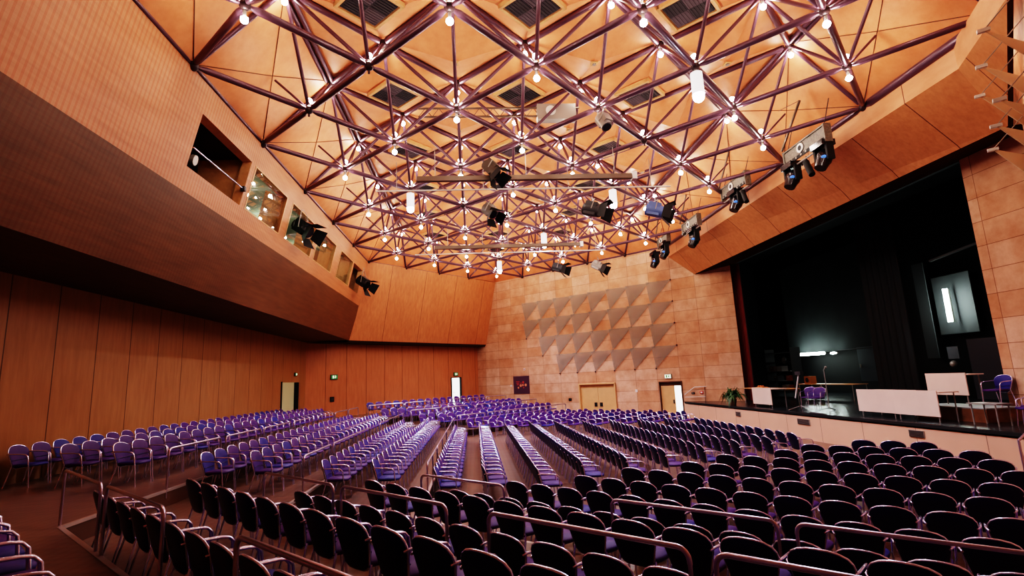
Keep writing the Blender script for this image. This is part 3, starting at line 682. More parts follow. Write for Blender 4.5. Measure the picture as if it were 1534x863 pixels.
d = tag(bpy.data.objects.new('door_4', None), kind='structure'); COL.objects.link(d); d.location = (XL + .03, 28.7, .9)
m_ = MB(); m_.box((0, -.1, 1.05), (.05, 1.75, 2.12)); m_.build('door_leaf', M_DOORGRN, d)
m_ = MB(); m_.box((.1, .9, 1.05), (.25, .12, 2.12)); m_.box((0, -1.0, 1.07), (.06, .05, 2.16)); m_.build('door_frame', M_BLACK, d)
m_ = MB(); m_.box((.1, .99, 1.05), (.2, .04, 2.1)); m_.build('door_opening', M_DOORGLOW, d)

FONT = None
def text(s, size, m, parent, loc, rot, name='lettering'):
    c = bpy.data.curves.new(name, 'FONT'); c.body = s; c.size = size; c.align_x = 'CENTER'; c.align_y = 'CENTER'; c.extrude = .002
    o = bpy.data.objects.new(name, c); COL.objects.link(o); o.data.materials.append(m); o.parent = parent; o.location = loc; o.rotation_euler = rot
    bpy.context.view_layer.update()
    me = bpy.data.meshes.new_from_object(o.evaluated_get(bpy.context.evaluated_depsgraph_get())); o2 = bpy.data.objects.new(name, me); COL.objects.link(o2)
    o2.parent = parent; o2.location = loc; o2.rotation_euler = rot; bpy.data.objects.remove(o); return o2
M_GREEN = simple('exit_green', (.05, .25, .08), .4, emis=(.15, .5, .2), es=.12); M_GLOWY = simple('sign_face', (.8, .85, .7), .4, emis=(.8, .9, .65), es=.9)
def exit_sign(loc, ang, label, bright=False, s=1.0):
    t = thing('exit_sign', label, 'sign', loc, ang)
    m_ = MB(); m_.box((0, -.04, 0), (.42 * s, .07, .26 * s)); m_.build('housing', M_DARKGREY, t)
    m_ = MB(); m_.box((0, -.085, 0), (.38 * s, .02, .22 * s)); m_.build('face', M_GLOWY if bright else M_GREEN, t)
    m_ = MB(); q = M_GREEN if bright else M_GLOWY
    m_.box((-.07 * s, -.1, 0), (.08 * s, .01, .15 * s)); m_.ball((.05 * s, -.1, .06 * s), .022 * s); m_.box((.06 * s, -.1, -.01 * s), (.05 * s, .01, .1 * s), 0, Matrix.Rotation(.5, 3, 'Y')); m_.build('pictogram', q, t)
exit_sign(P(US, 13.45, 2.42), AS, 'lit exit sign above the single door in stone wall', True)
exit_sign(P(27.2, VB, 3.25), AB, 'small exit sign above the white back door')
exit_sign(P(17.1, VB, 3.28), AB, 'small exit sign on wooden back wall at the left corner', False, 1.1)
exit_sign((XL, 29.7, 3.45), math.pi / 2, 'small exit sign above the olive door on left wall', False, .7)
t = thing('wall_poster', 'dark purple poster with red and orange spots on the stone wall', 'poster', P(US, 24.85, 2.24), AS)
m_ = MB(); m_.box((0, -.02, 0), (1.5, .04, 1.28)); m_.build('sheet', simple('poster_dark', (.07, .025, .055), .5), t)
M_RED = simple('poster_red', (.55, .05, .04), .5); M_OR = simple('poster_orange', (.8, .3, .15), .5)
for k, (a, b_, s, q) in enumerate([(-.28, -.2, .07, 1), (-.05, -.05, .1, 1), (.2, .18, .09, 0), (.16, -.02, .08, 1), (.42, -.02, .1, 1), (-.32, .02, .05, 0), (.22, -.2, .05, 0), (-.02, .12, .04, 0)]):
    m_ = MB(); m_.tube([(a, -.04, b_), (a, -.046, b_)], s, 10); m_.build('spot', (M_RED, M_OR)[q], t)
m_ = MB()
for k in range(3): m_.box((-.32, -.043, .24 - k * .11), (.34 - .05 * k, .006, .035))
m_.build('lettering', M_RED, t)
def plate(name, label, cat, loc, ang, d_, m, extra=None):
    t = thing(name, label, cat, loc, ang); m_ = MB(); m_.box((0, -.025, 0), (d_[0], .05, d_[1])); m_.build('cover', m, t)
    m_ = MB(); m_.box((0, -.055, 0), (d_[0] * .5, .015, d_[1] * .5)); m_.build('face', extra or M_WHITE, t)
plate('wall_socket', 'small black socket plate on stone wall left of double door', 'socket', P(US, 20.6, 1.15), AS, (.22, .16), M_BLACK, M_DARKGREY)
plate('wall_sensor', 'small white detector on stone wall between the two doors', 'detector', P(US, 15.6, 1.62), AS, (.14, .16), M_WHITE)
plate('wall_sensor', 'white square detector above the purple poster', 'detector', P(US, 24.5, 3.35), AS, (.14, .16), M_WHITE, simple('red_mark', (.5, .1, .1), .5))
plate('wall_sensor', 'tiny white switch at left edge of the purple poster', 'switch', P(US, 25.85, 2.2), AS, (.12, .12), M_WHITE)
plate('fire_call_point', 'red fire call point plate right of the single door', 'alarm', P(US, 11.55, 1.45), AS, (.2, .16), simple('alarm_red', (.6, .08, .06), .4))
plate('wall_socket', 'dark switch plate beside the red fire call point', 'switch', P(US, 12.05, 1.42), AS, (.18, .1), M_BLACK, M_GREY)
plate('wall_phone', 'small black wall box on the wooden back wall', 'wall box', P(17.0, VB, 1.95), AB, (.26, .3), M_BLACK, M_DARKGREY)
# conduit and stair rails by the single door
t = thing('stair_rail', 'thin pale handrail sloping up beside the single door', 'handrail', P(US - .15, 11.6, 0))
o_ = P(US - .15, 11.6, 0)
m_ = MB(); m_.tube([P(US - .15, 12.5, 1.35) - o_, P(US - .15, 11.9, 1.75) - o_, P(US - .15, 11.2, 1.78) - o_], .02, 6); m_.tube([P(US - .15, 12.5, 1.2) - o_, P(US - .15, 11.3, 1.22) - o_], .015, 6); m_.build('rail', M_WHITE, t)
m_ = MB(); m_.tube([P(US - .15, 11.35, .25) - o_, P(US - .15, 11.3, 1.75) - o_], .018, 6); m_.build('post', M_RISER, t)

# ------------------------------------------------------------------ handrails on the terraces
def rail_group(pa, pb, zt, zbase, label, mids=0, r_=.018, flat=False):
    pa = Vector((pa[0], pa[1], 0)); pb = Vector((pb[0], pb[1], 0)); c = (pa + pb) / 2; c.z = zbase
    t = thing('handrail', label, 'handrail', c); d_ = (pb - pa).normalized(); Ld = (pb - pa).length
    A = pa - c; B = pb - c; A.z = B.z = 0; h = zt - zbase; rc = .09; m_ = MB()
    pts = [A + Vector((0, 0, h - rc - .02)), A + Vector((0, 0, h - rc))]
    for k in range(1, 5): th = math.pi / 2 * k / 4; pts.append(A + d_ * rc * (1 - math.cos(th)) + Vector((0, 0, h - rc + rc * math.sin(th))))
    q = []
    for k in range(0, 5): th = math.pi / 2 * k / 4; q.append(B - d_ * rc * (1 - math.sin(th)) + Vector((0, 0, h - rc + rc * math.cos(th))))
    pts += q + [B + Vector((0, 0, h - rc - .02))]
    m_.tube(pts, r_ * 1.15, 8); m_.build('top_rail', M_RAIL, t)
    for X in [A, B] + [A + (B - A) * ((k + 1) / (mids + 1)) for k in range(mids)]:
        m_ = MB(); m_.tube([X + Vector((0, 0, -.15)), X + Vector((0, 0, h - rc if X in (A, B) else h))], r_, 8); m_.build('post', M_RAIL, t)
RO = .0
def near_rails(u, zt, zb, spans, nm, mids=None):
    for k, (a, b_) in enumerate(spans):
        rail_group(P(u + RO, a), P(u + RO, b_), zt, zb, 'steel handrail on the %s, %s from the left' % (nm, ordl(k + 1)))
near_rails(1.6, 1.63, .9, [(9.83, 7.75), (7.5, 5.51), (3.96, 2.2), (1.95, .1)], 'terrace edge nearest the viewer')
near_rails(3.87, 1.335, .6, [(8.65, 6.6), (6.4, 4.36), (3.75, 1.73), (1.54, -.5)], 'second near terrace edge')
near_rails(6.12, 1.03, .3, [(7.54, 5.58), (3.72, 1.74), (1.56, -.4)], 'third near terrace edge')
def left_rails(x, zt, zb, spans, nm):
    for k, (a, b_) in enumerate(spans):
        rail_group((x + RO, a), (x + RO, b_), zt, zb, 'steel handrail on the %s, %s from the viewer' % (nm, ordl(k + 1)), mids=1 if b_ - a > 2.6 else 0)
left_rails(-5.73, 1.63, .9, [(10.45, 12.45), (12.7, 14.68), (14.88, 16.95), (17.17, 19.1), (19.8, 21.9), (22.1, 24.2), (24.4, 26.3)], 'highest left terrace edge')
left_rails(-3.39, 1.32, .6, [(10.8, 12.76), (12.95, 17.2), (19.05, 25.1)], 'middle left terrace edge')
left_rails(-1.05, .98, .3, [(11.32, 14.1), (14.2, 18.5), (18.62, 25.3)], 'lowest left terrace edge')
def far_rails(v, zt, zb, spans, nm):
    for k, (a, b_) in enumerate(spans):
        rail_group(P(a, v - RO), P(b_, v - RO), zt, zb, 'steel handrail on the %s, %s from the left' % (nm, ordl(k + 1)), mids=1 if b_ - a > 2.6 else 0, r_=.022)
far_rails(23.75, 1.64, .9, [(15.87, 18.1), (18.2, 20.1), (21.5, 23.0), (23.1, 24.6), (24.7, 26.6)], 'highest far terrace edge')
far_rails(21.45, 1.34, .6, [(16.8, 18.86), (18.97, 20.8), (21.5, 23.5), (23.7, 27.0)], 'middle far terrace edge')
far_rails(19.15, 1.02, .3, [(17.82, 19.8), (19.98, 21.39), (21.45, 23.6), (23.7, 27.0)], 'lowest far terrace edge')

# ------------------------------------------------------------------ chairs
def outline(n_low=False):
    # half outline of the back, bottom centre to top centre: (half width, height 0..1)
    half = [(.0, 0), (.11, .0), (.155, .035), (.185, .13), (.212, .36), (.238, .58), (.243, .68), (.234, .79), (.204, .885), (.148, .955), (.075, .992), (0, 1.0)]
    if n_low: half = [(.0, 0), (.15, .01), (.20, .25), (.243, .64), (.222, .84), (.13, .965), (0, 1.0)]
    return half + [(-a, b_) for a, b_ in half[-2:0:-1]]
def bpos(w, t, dx=0.0):
    return Vector((-.175 - .125 * t + .9 * w * w * .7 + dx, w, .37 + .455 * t))
def back_surface(mb_, dx, dirn, low, bulge, mi=0):
    ol = outline(low); n = len(ol); c = (0, .5); rings = [1.0, .82, .45] if not low else [1.0, .75]
    vs = []
    for k, s in enumerate(rings):
        for w, t in ol: vs.append(bpos(w * s, .5 + (t - .5) * s, dx + (bulge if k else 0)))
    vs.append(bpos(0, .5, dx + bulge)); fs = []
    for k in range(len(rings) - 1):
        for a in range(n):
            b_ = (a + 1) % n; q = (k * n + a, k * n + b_, (k + 1) * n + b_, (k + 1) * n + a); fs.append(q if dirn > 0 else q[::-1])
    o_ = (len(rings) - 1) * n
    for a in range(n):
        q = (o_ + a, o_ + (a + 1) % n, len(vs) - 1); fs.append(q if dirn > 0 else q[::-1])
    mb_.add(vs, fs, mi, True)
def seat_mesh(mb_, low, mi=0):
    if low: ol = [(-.2, .17), (0, .225), (.16, .225), (.25, .15), (.25, -.15), (.16, -.225), (0, -.225), (-.2, -.17)]
    else: ol = [(-.2, .15), (-.17, .19), (-.05, .22), (.1, .23), (.19, .22), (.245, .18), (.262, .1), (.262, -.1), (.245, -.18), (.19, -.22), (.1, -.23), (-.05, -.22), (-.17, -.19), (-.2, -.15)]
    n = len(ol); vs = [(x, y, .405) for x, y in ol] + [(x * 1.02, y * 1.02, .43) for x, y in ol] + [(x * .97, y * .96, .455) for x, y in ol] + [(.02, 0, .462)]
    fs = [tuple(range(n))]
    for k in range(2): fs += [(k * n + a, (k + 1) * n + a, (k + 1) * n + (a + 1) % n, k * n + (a + 1) % n) for a in range(n)]
    fs += [(2 * n + a, 3 * n, 2 * n + (a + 1) % n) for a in range(n)]
    mb_.add(vs, fs, mi, True)
def arm_pts(s): return [(-.255, s * .235, .66), (-.2, s * .262, .675), (.06, s * .268, .66), (.135, s * .266, .645), (.175, s * .262, .60), (.19, s * .25, .44)]
def leg_pts(s, front): return [(.19, s * .245, .44), (.23, s * .25, 0)] if front else [(-.16, s * .205, .43), (-.27, s * .235, 0)]
RL = .0125
proto = thing('chair', 'x', 'chair')
m_ = MB(); back_surface(m_, .018, 1, False, .012)
for t_ in (.36,): m_.tube([bpos(w, t_, .035) for w in (-.20, -.1, 0, .1, .20)], .006, 4, 1)
m_.build('backrest', [M_FAB, M_SHELL], proto)
m_ = MB(); back_surface(m_, -.018, -1, False, -.012); m_.build('back_shell', M_SHELL, proto)
m_ = MB(); m_.tube([bpos(w, t_, 0) for w, t_ in outline()], .0135, 6, closed=True); m_.build('back_trim', M_CHROME, proto)
m_ = MB(); seat_mesh(m_, False); m_.build('seat', M_FAB, proto)
for s in (-1, 1):
    m_ = MB(); m_.tube(arm_pts(s), RL, 6); m_.build('armrest', M_CHROME, proto)
    m_ = MB(); m_.tube(leg_pts(s, True), RL, 6); m_.build('leg', M_CHROME, proto)
    m_ = MB(); m_.tube(leg_pts(s, False), RL, 6); m_.build('leg', M_CHROME, proto)
lowm = MB(); back_surface(lowm, .018, 1, True, .012, 0); back_surface(lowm, -.018, -1, True, -.012, 1)
lowm.tube([bpos(w, t_, 0) for w, t_ in outline(True)], .0135, 4, 2, closed=True); seat_mesh(lowm, True, 0)
for s in (-1, 1):
    lowm.tube([arm_pts(s)[k] for k in (0, 2, 4, 5)], RL, 4, 2); lowm.tube(leg_pts(s, True), RL, 3, 2); lowm.tube(leg_pts(s, False), RL, 3, 2)
SP = .572; rows = []
def seq(a, b_, step=SP):
    n = max(1, int(round(abs(b_ - a) / step)) + 1); sg = 1 if b_ > a else -1
    return [a + sg * step * k for k in range(n)]
BT = .30
chairs = []   # (x, y, z, angle, label)
near = [(.27, 4.75, 8.8, .9), (1.75, -1.0, 8.72, .6), (2.76, -1.0, 8.5, .6), (3.96, -1.0, 7.68, .3), (5.02, -1.0, 7.44, .3), (6.23, -.6, 6.76, 0), (7.26, -.6, 6.37, 0), (8.27, -.6, 5.57, 0),
        (9.36, -.5, 5.2, 0), (10.48, -.45, 4.47, 0), (11.68, -.5, 4.18, 0), (12.83, -.25, 3.30, 0), (13.93, .05, 3.0, 0), (15.1, .95, 2.14, 0)]
for k, (ut, v0, v1, z) in enumerate(near):
    for n_, v in enumerate(seq(v1, v0, .572)):
        p = P(ut + BT, v, z); lab = ('purple chair seen from behind, %s from left in %s row ahead of viewer' % (ordl(n_ + 1), ordl(k))) if k else 'purple chair on the viewer level at bottom left, %s counted from left end' % ordl(n_ + 1)
        chairs.append((p.x, p.y, z, math.pi / 4, lab))
left = [(-9.60, 11.9, 27.0, .9, 'back row beside left wooden wall'), (-8.30, 11.5, 26.3, .9, 'middle row of highest left terrace'), (-7.15, 11.25, 25.0, .9, 'front row of highest left terrace'),
        (-5.60, 11.47, 24.2, .6, 'back row of middle left terrace'), (-4.52, 11.2, 24.3, .6, 'front row of middle left terrace'),
        (-3.26, 11.66, 23.6, .3, 'back row of lowest left terrace'), (-2.17, 11.37, 23.9, .3, 'front row of lowest left terrace')]
fx = [(-.955, 11.85, 23.3), (.083, 11.79, 23.2), (1.18, 11.34, 22.9), (2.24, 12.1, 22.85), (3.30, 12.28, 22.55), (4.40, 12.8, 22.1), (5.50, 13.12, 21.6), (6.60, 13.5, 21.3), (7.65, 13.84, 21.0), (8.68, 14.33, 20.8)]
for k, (x, a, b_) in enumerate(fx): left.append((x, a, b_, 0.0, '%s floor row from the left terraces' % ordl(k + 1)))
for x, a, b_, z, nm in left:
    for n_, y in enumerate(seq(a, b_)): chairs.append((x + BT, y, z, 0.0, 'purple chair, %s from near end, %s' % (ordl(n_ + 1), nm)))
far = [(26.05, 17.46, 26.6, .9), (23.68, 16.77, 27.0, .6), (22.55, 17.0, 26.5, .6), (21.4, 17.45, 26.6, .3), (20.3, 17.8, 26.6, .3), (19.08, 18.55, 25.3, 0), (17.9, 18.9, 25.3, 0), (16.8, 19.65, 25.4, 0),
       (15.7, 20.07, 25.1, 0), (14.68, 20.8, 25.4, 0), (13.63, 21.1, 25.0, 0), (12.52, 22.0, 24.7, 0), (11.58, 22.25, 24.7, 0), (10.48, 23.03, 24.4, 0)]
for k, (vt, a, b_, z) in enumerate(far):
    for n_, u in enumerate(seq(a, b_, .61 if k == 0 else .59)):
        p = P(u, vt - BT, z); chairs.append((p.x, p.y, z, -math.pi / 4, 'purple chair facing viewer, %s from left in %s row from back wall' % (ordl(n_ + 1), ordl(k + 1))))
def vis(c):
    q = project((c[0], c[1], c[2] + .6))
    if q is None: return False
    m_ = 60 + 300 / q[2]
    return -m_ < q[0] < 1534 + m_ and q[1] < 863 + 400 / q[2]
chairs = [c for c in chairs if vis(c)]
def dist(c): return project((c[0], c[1], c[2] + .6))[2]
def shown(c):
    q = project((c[0], c[1], c[2] + .7)); return 0 if (q and -10 < q[0] < 1544 and q[1] < 885) else 1
chairs.sort(key=lambda c: (shown(c), dist(c)))
NIND = 296
GRP = 'purple upholstered chairs filling the hall'
for k, (x, y, z, a, lab) in enumerate(chairs[:NIND]):
    o = proto if k == 0 else copy_tree(proto)
    o.location = (x, y, z); o.rotation_euler = (0, 0, a + random.uniform(-.02, .02)); tag(o, lab, 'chair', GRP)
rest = MB()
base = [(Vector(q)) for q in lowm.v]
for (x, y, z, a, lab) in chairs[NIND:]:
    Rz = Matrix.Rotation(a + random.uniform(-.015, .015), 3, 'Z'); o_ = Vector((x, y, z)); b0 = len(rest.v)
    rest.v += [tuple(Rz @ q + o_) for q in base]; rest.f += [[b0 + i for i in f_] for f_ in lowm.f]; rest.m += lowm.m; rest.sm += lowm.sm
o = rest.build('chair_rows', [M_FABI, M_SHELL, M_CHROME])
tag(o, 'dense distant rows of purple chairs on the far floor and far terraces', 'chairs', 'distant rows of purple chairs', 'stuff')
print('CHAIRS', len(chairs))

# ------------------------------------------------------------------ stage
mb = MB(); mb.box((XS + .03, 19.9, .46), (.06, 19.8, .92)); struct('wall_stage_front', mb, M_STAGEF)
mb = MB(); mb.box((XS + 5.2, 19.5, .89), (10.4, 20.2, .12)); struct('floor', mb, M_STGFLR)
mb = MB(); mb.box((XS + .0, 19.5, .915), (.09, 20.2, .08)); struct('trim_4', mb, M_BLACK)
mb = MB(); mb.box((22.4, 22, 5), (.1, 34, 12)); mb.box((18.5, 39, 5), (8, .1, 12)); mb.box((18.5, 8, 5), (8, .1, 12)); mb.box((18.5, 22, 10.9), (8.2, 34, .1)); struct('wall_stage', mb, M_BLACK)
mb = MB(); mb.box((18.6, 22, .88), (7.6, 33, .12)); struct('floor', mb, M_STGFLR)
# vents in the stage front
for y, z, w, h, lab in ((18.74, .63, .72, .2, 'grey vent grille in stage front, middle one'), (13.78, .675, .5, .18, 'grey vent grille in stage front, rightmost one'), (23.54, .62, .42, .2, 'grey vent grille in stage front under the plant')):
    t = thing('stage_vent', lab, 'vent', (XS, y, z))
    m_ = MB(); m_.box((-.01, 0, 0), (.03, w, h)); m_.build('frame', M_GREY, t)
    m_ = MB()
    for k in range(5): m_.box((-.03, 0, -h * .4 + k * h * .2), (.02, w * .92, .015))
    m_.build('slats', M_DARKGREY, t)
# curtain
t = thing('stage_curtain', 'dark red stage curtain hanging beside the stone column', 'curtain', (14.95, 28.2, .95))
m_ = MB(); n = 48; vs = []; fs = []
for k in range(n + 1):
    y = -.75 + 2.2 * k / n; x = .09 * math.sin(k * 1.25)
    vs += [(x, y, 0), (x * .7, y * 1.0, 7.6)]
for k in range(n): fs.append((2 * k, 2 * k + 2, 2 * k + 3, 2 * k + 1))
m_.add(vs, fs, 0, True); m_.build('cloth', M_CURT, t)
t = thing('stage_backdrop', 'large dark grey backdrop panel hanging at the back of stage', 'backdrop', (21.9, 30.2, 3.5))
m_ = MB(); m_.box((0, 0, 3.0), (.04, 9.2, 6.0)); m_.build('cloth', M_BDROP, t); m_ = MB(); m_.tube([(0, -4.6, 0), (0, 4.6, 0)], .04); m_.build('weight_bar', M_DARKGREY, t)
t = thing('black_leg_curtain', 'tall black masking curtain right of the grey backdrop', 'curtain', (19.0, 22.3, .95))
m_ = MB(); vs = []; fs = []
for k in range(31): vs += [(.06 * math.sin(k * 1.3), -1.0 + 2.4 * k / 30, 0), (.06 * math.sin(k * 1.3), -1.0 + 2.4 * k / 30, 8.5)]
for k in range(30): fs.append((2 * k, 2 * k + 2, 2 * k + 3, 2 * k + 1))
m_.add(vs, fs, 0, True); m_.build('cloth', M_BLACK, t)
M_PANEL = simple('pale_grey_panel', (.07, .075, .08), .8)
t = thing('wall_panel', 'narrow grey panel left of the upright bright tube', 'panel', rayx(1386, 465, 21.8))
m_ = MB(); m_.box((0, 0, 0), (.05, .62, 4.6)); m_.build('board', M_PANEL, t)
t = thing('wall_panel', 'wide grey panel behind the upright bright tube', 'panel', rayx(1430, 455, 21.9))
m_ = MB(); m_.box((0, 0, 0), (.05, 1.9, 2.7)); m_.build('board', M_PANEL, t)
def tube_lamp(a, b_, lab):
    c = (a + b_) / 2; t = thing('tube_lamp', lab, 'lamp', c)
    m_ = MB(); m_.tube([a - c, b_ - c], .09, 10); m_.build('tube', M_TUBE, t)
    dv = (b_ - a).normalized(); m_ = MB(); m_.box((.12, 0, 0), (.08, max(.12, abs(dv.y) * (b_ - a).length), max(.12, abs(dv.z) * (b_ - a).length))); m_.build('fitting', M_GREY, t)
tube_lamp(rayx(1191, 532, 21.4), rayx(1234, 529, 21.4), 'bright horizontal fluorescent tube low at back of stage')
tube_lamp(rayx(1415, 433, 21.4), rayx(1424, 482, 21.4), 'bright upright fluorescent tube at the right back of stage')
t = thing('stage_lamp', 'small bright lamp right of the horizontal tube on stage', 'lamp', rayx(1248, 529, 21.4)); m_ = MB(); m_.ball((0, 0, 0), .11, 0, 10, 6, (1, 2.2, .6)); m_.build('bulb', M_TUBE, t); m_ = MB(); m_.box((.1, 0, 0), (.08, .5, .1)); m_.build('fitting', M_GREY, t)
exit_sign(rayx(1334, 523, 21.8), -math.pi / 2, 'small exit sign low at back of the stage', True, 1.3)
t = thing('stage_door', 'dark blue-grey door at back of stage right of the tube', 'door', rayx(1300, 545, 21.9)); m_ = MB(); m_.box((0, 0, 0), (.05, 1.3, 1.9)); m_.build('leaf', simple('bluegrey', (.05, .065, .08), .5), t); m_ = MB(); m_.box((-.05, .5, -.1), (.05, .06, .2)); m_.build('handle', M_GREY, t)
t = thing('control_box', 'small grey control boxes on dark wall at right of stage', 'control box', rayx(1430, 532, 19.5)); m_ = MB(); m_.box((0, 0, .1), (.1, .5, .5)); m_.build('box', M_PANEL, t); m_ = MB(); m_.ball((-.05, .05, -.35), .14, 0, 10, 6); m_.build('button', M_GREY, t)
t = thing('wall_panel', 'tall blue-black panel at far right of stage', 'panel', rayx(1480, 552, 18.5)); m_ = MB(); m_.box((0, 0, 0), (.05, 1.2, 2.2)); m_.build('board', simple('blueblack', (.015, .022, .034), .5), t)
t = thing('overhead_beam', 'faint pale beam in the dark above the stage', 'beam', rayx(1430, 377, 18)); m_ = MB(); m_.box((0, 0, 0), (.1, 2.2, .07), 0, Matrix.Rotation(-.1, 3, 'X')); m_.build('beam', M_PANEL, t)

# tables with pale front boards
ZS = .95
def board_table(y0_, y1_, x, z0, lab, brd=(.12, .83), dep=.7, n=1):
    yc = (y0_ + y1_) / 2; t = thing('table', lab, 'table', (x, yc, z0)); w = y1_ - y0_
    m_ = MB(); m_.box((dep / 2 + .03, 0, brd[1] - .05), (dep, w, .03)); m_.build('tabletop', M_BOARD, t)
    m_ = MB(); m_.box((0, 0, (brd[0] + brd[1]) / 2), (.025, w - .05, brd[1] - brd[0])); m_.build('front_board', M_BOARD, t)
    for sx in (.04, dep - .02):
        for sy in (-w / 2 + .12, w / 2 - .12): m_ = MB(); m_.tube([(sx, sy, 0), (sx, sy, brd[1] - .05)], .018, 6); m_.build('leg', M_GREY, t)
    return t
board_table(21.75, 23.32, 12.6, ZS, 'table with pale front board near the left end of stage')
board_table(15.13, 16.70, 12.6, ZS, 'table with pale front board, left of the joined pair', (.15, .85))
board_table(13.56, 15.12, 12.55, ZS, 'table with pale front board, right of the joined pair', (.15, .85), .6)
t = thing('stage_riser', 'brown wooden riser platform at the right of the stage', 'platform', (13.85, 14.1, ZS))
m_ = MB(); m_.box((0, 0, .17), (1.1, 2.2, .34)); m_.build('body', simple('riser_brown', (.22, .085, .035), .5, noise=.2, nscale=5), t)
m_ = MB(); m_.box((0, 0, .36), (1.12, 2.24, .03)); m_.build('deck', simple('riser_deck', (.35, .36, .34), .5), t)
board_table(13.67, 15.02, 13.6, ZS + .375, 'table with pale front board standing on the brown riser', (.3, .92), .5)
def plain_table(x, y, z0, w, d_, h, lab, top=M_TRIM):
    t = thing('table', lab, 'table', (x, y, z0)); m_ = MB(); m_.box((0, 0, h - .015), (d_, w, .03)); m_.build('tabletop', top, t)
    for sx in (-1, 1):
        for sy in (-1, 1): m_ = MB(); m_.tube([(sx * (d_ / 2 - .05), sy * (w / 2 - .08), 0), (sx * (d_ / 2 - .05), sy * (w / 2 - .08), h - .03)], .018, 6); m_.build('leg', M_GREY, t)
p = rayz(1135, 583, ZS + .78); plain_table(13.7, 23.8, ZS, 3.6, .7, .76, 'long narrow table behind the left pale board')
plain_table(18.0, 25.6, ZS, 4.2, .8, .76, 'long table behind the purple stage chairs')
plain_table(12.95, 12.55, ZS, .8, .45, .55, 'small metal framed table beside the right riser', M_GREY)
def stage_chair(x, y, z, a, lab):
    o = copy_tree(proto); o.location = (x, y, z); o.rotation_euler = (0, 0, a); tag(o, lab, 'chair', 'purple chairs on the stage'); return o
stage_chair(13.6, 20.75, ZS, math.radians(215), 'purple chair on stage, left of the pair by microphone')
stage_chair(13.5, 20.1, ZS, math.radians(205), 'purple chair on stage, right of the pair by microphone')
stage_chair(14.1, 13.35, ZS + .375, math.radians(180), 'purple chair standing on the brown stage riser')
stage_chair(13.35, 11.9, ZS, math.radians(150), 'purple chair on stage beside the right stone pier, front')
stage_chair(13.95, 12.3, ZS, math.radians(150), 'purple chair on stage beside the right stone pier, rear')
# microphone stand
p = rayz(1243, 615, ZS); t = thing('microphone_stand', 'black microphone stand in the light patch on stage', 'microphone stand', p)
m_ = MB()
for k in range(3): a = k * 2.1 + .4; m_.tube([(0, 0, .1), (.35 * math.cos(a), .35 * math.sin(a), .012)], .014, 6)
m_.build('base', M_BLACK, t); m_ = MB(); m_.tube([(0, 0, .05), (0, 0, 1.5)], .018, 6); m_.build('pole', M_GREY, t)
m_ = MB(); m_.tube([(0, .02, 1.48), (0, -.12, 1.6)], .02, 8, r2=.035); m_.ball((0, -.13, 1.61), .045); m_.build('microphone', M_GREY, t)
# music stand / lit pole
p = rayz(1200, 614, ZS); t = thing('tripod_stand', 'slanted bright metal stand with orange box left of microphone', 'stand', p)
m_ = MB()
for k in range(3): a = k * 2.1 + 1; m_.tube([(0, 0, .15), (.5 * math.cos(a), .5 * math.sin(a), .015)], .016, 6)
m_.build('legs', M_GREY, t); m_ = MB(); m_.tube([(0, .25, .45), (0, -.15, 1.35)], .03, 8); m_.build('pole', M_WHITE, t)
m_ = MB(); m_.box((0, -.2, 1.42), (.15, .35, .14)); m_.build('top', M_DARKGREY, t)
t = thing('speaker_box', 'small orange-brown box on the stage table', 'box', (17.9, 27.0, ZS + .76)); m_ = MB(); m_.box((0, 0, .2), (.35, .5, .4)); m_.build('case', simple('orange_case', (.4, .14, .04), .6), t); m_ = MB(); m_.tube([(-.18, 0, .2), (-.2, 0, .2)], .13, 12); m_.build('cone', M_DARKGREY, t)
t = thing('hanging_bag', 'cream cloth bag hanging below the stage table', 'bag', rayx(1231, 587, 16.5)); m_ = MB(); m_.ball((0, 0, 0), .16, 0, 10, 8, (.7, 1, 1.4)); m_.build('sack', simple('cream_bag', (.5, .38, .2), .8), t); m_ = MB(); m_.tube([(0, -.1, .18), (0, 0, .36), (0, .1, .18)], .012, 5); m_.build('strap', M_GREY, t)
t = thing('side_shelf', 'dark equipment shelf in the left wing of the stage', 'shelf', (18.2, 29.8, ZS))
m_ = MB()
for k in range(5): m_.box((0, 0, .35 + k * .55), (.6, 2.6, .04))
m_.build('shelf_board', M_DARKGREY, t)
for s in (-1.3, 1.3): m_ = MB(); m_.box((0, s, 1.4), (.6, .04, 2.8)); m_.build('side_panel', M_DARKGREY, t)
for k, (dy, dz, c) in enumerate([(-.9, .37, (.3, .06, .03)), (-.2, .37, (.25, .2, .16)), (.6, .92, (.05, .05, .06)), (-.7, .92, (.3, .08, .05)), (.1, 1.47, (.22, .22, .22)), (.9, 1.47, (.1, .04, .03))]):
    t = thing('equipment_case', ['red case on lowest shelf of stage wing', 'grey case on lowest shelf of stage wing', 'black case on second shelf of stage wing', 'reddish case on second shelf of stage wing', 'grey case on third shelf of stage wing', 'brown case on third shelf of stage wing'][k], 'case', (18.2, 29.8 + dy, ZS + dz + .005))
    m_ = MB(); m_.box((0, 0, .15), (.4, .45, .3)); m_.build('case', simple('case_col', c, .6), t); m_ = MB(); m_.box((-.21, 0, .2), (.03, .16, .03)); m_.build('handle', M_GREY, t)
t = thing('wall_gauge', 'round pale dial on the stage wing wall', 'dial', rayx(1175, 540, 19.4)); m_ = MB(); m_.tube([(0, 0, 0), (-.05, 0, 0)], .2, 14); m_.build('face', M_GREY, t); m_ = MB(); m_.tube([(.02, 0, 0), (-.03, 0, 0)], .23, 14); m_.build('rim', M_DARKGREY, t)
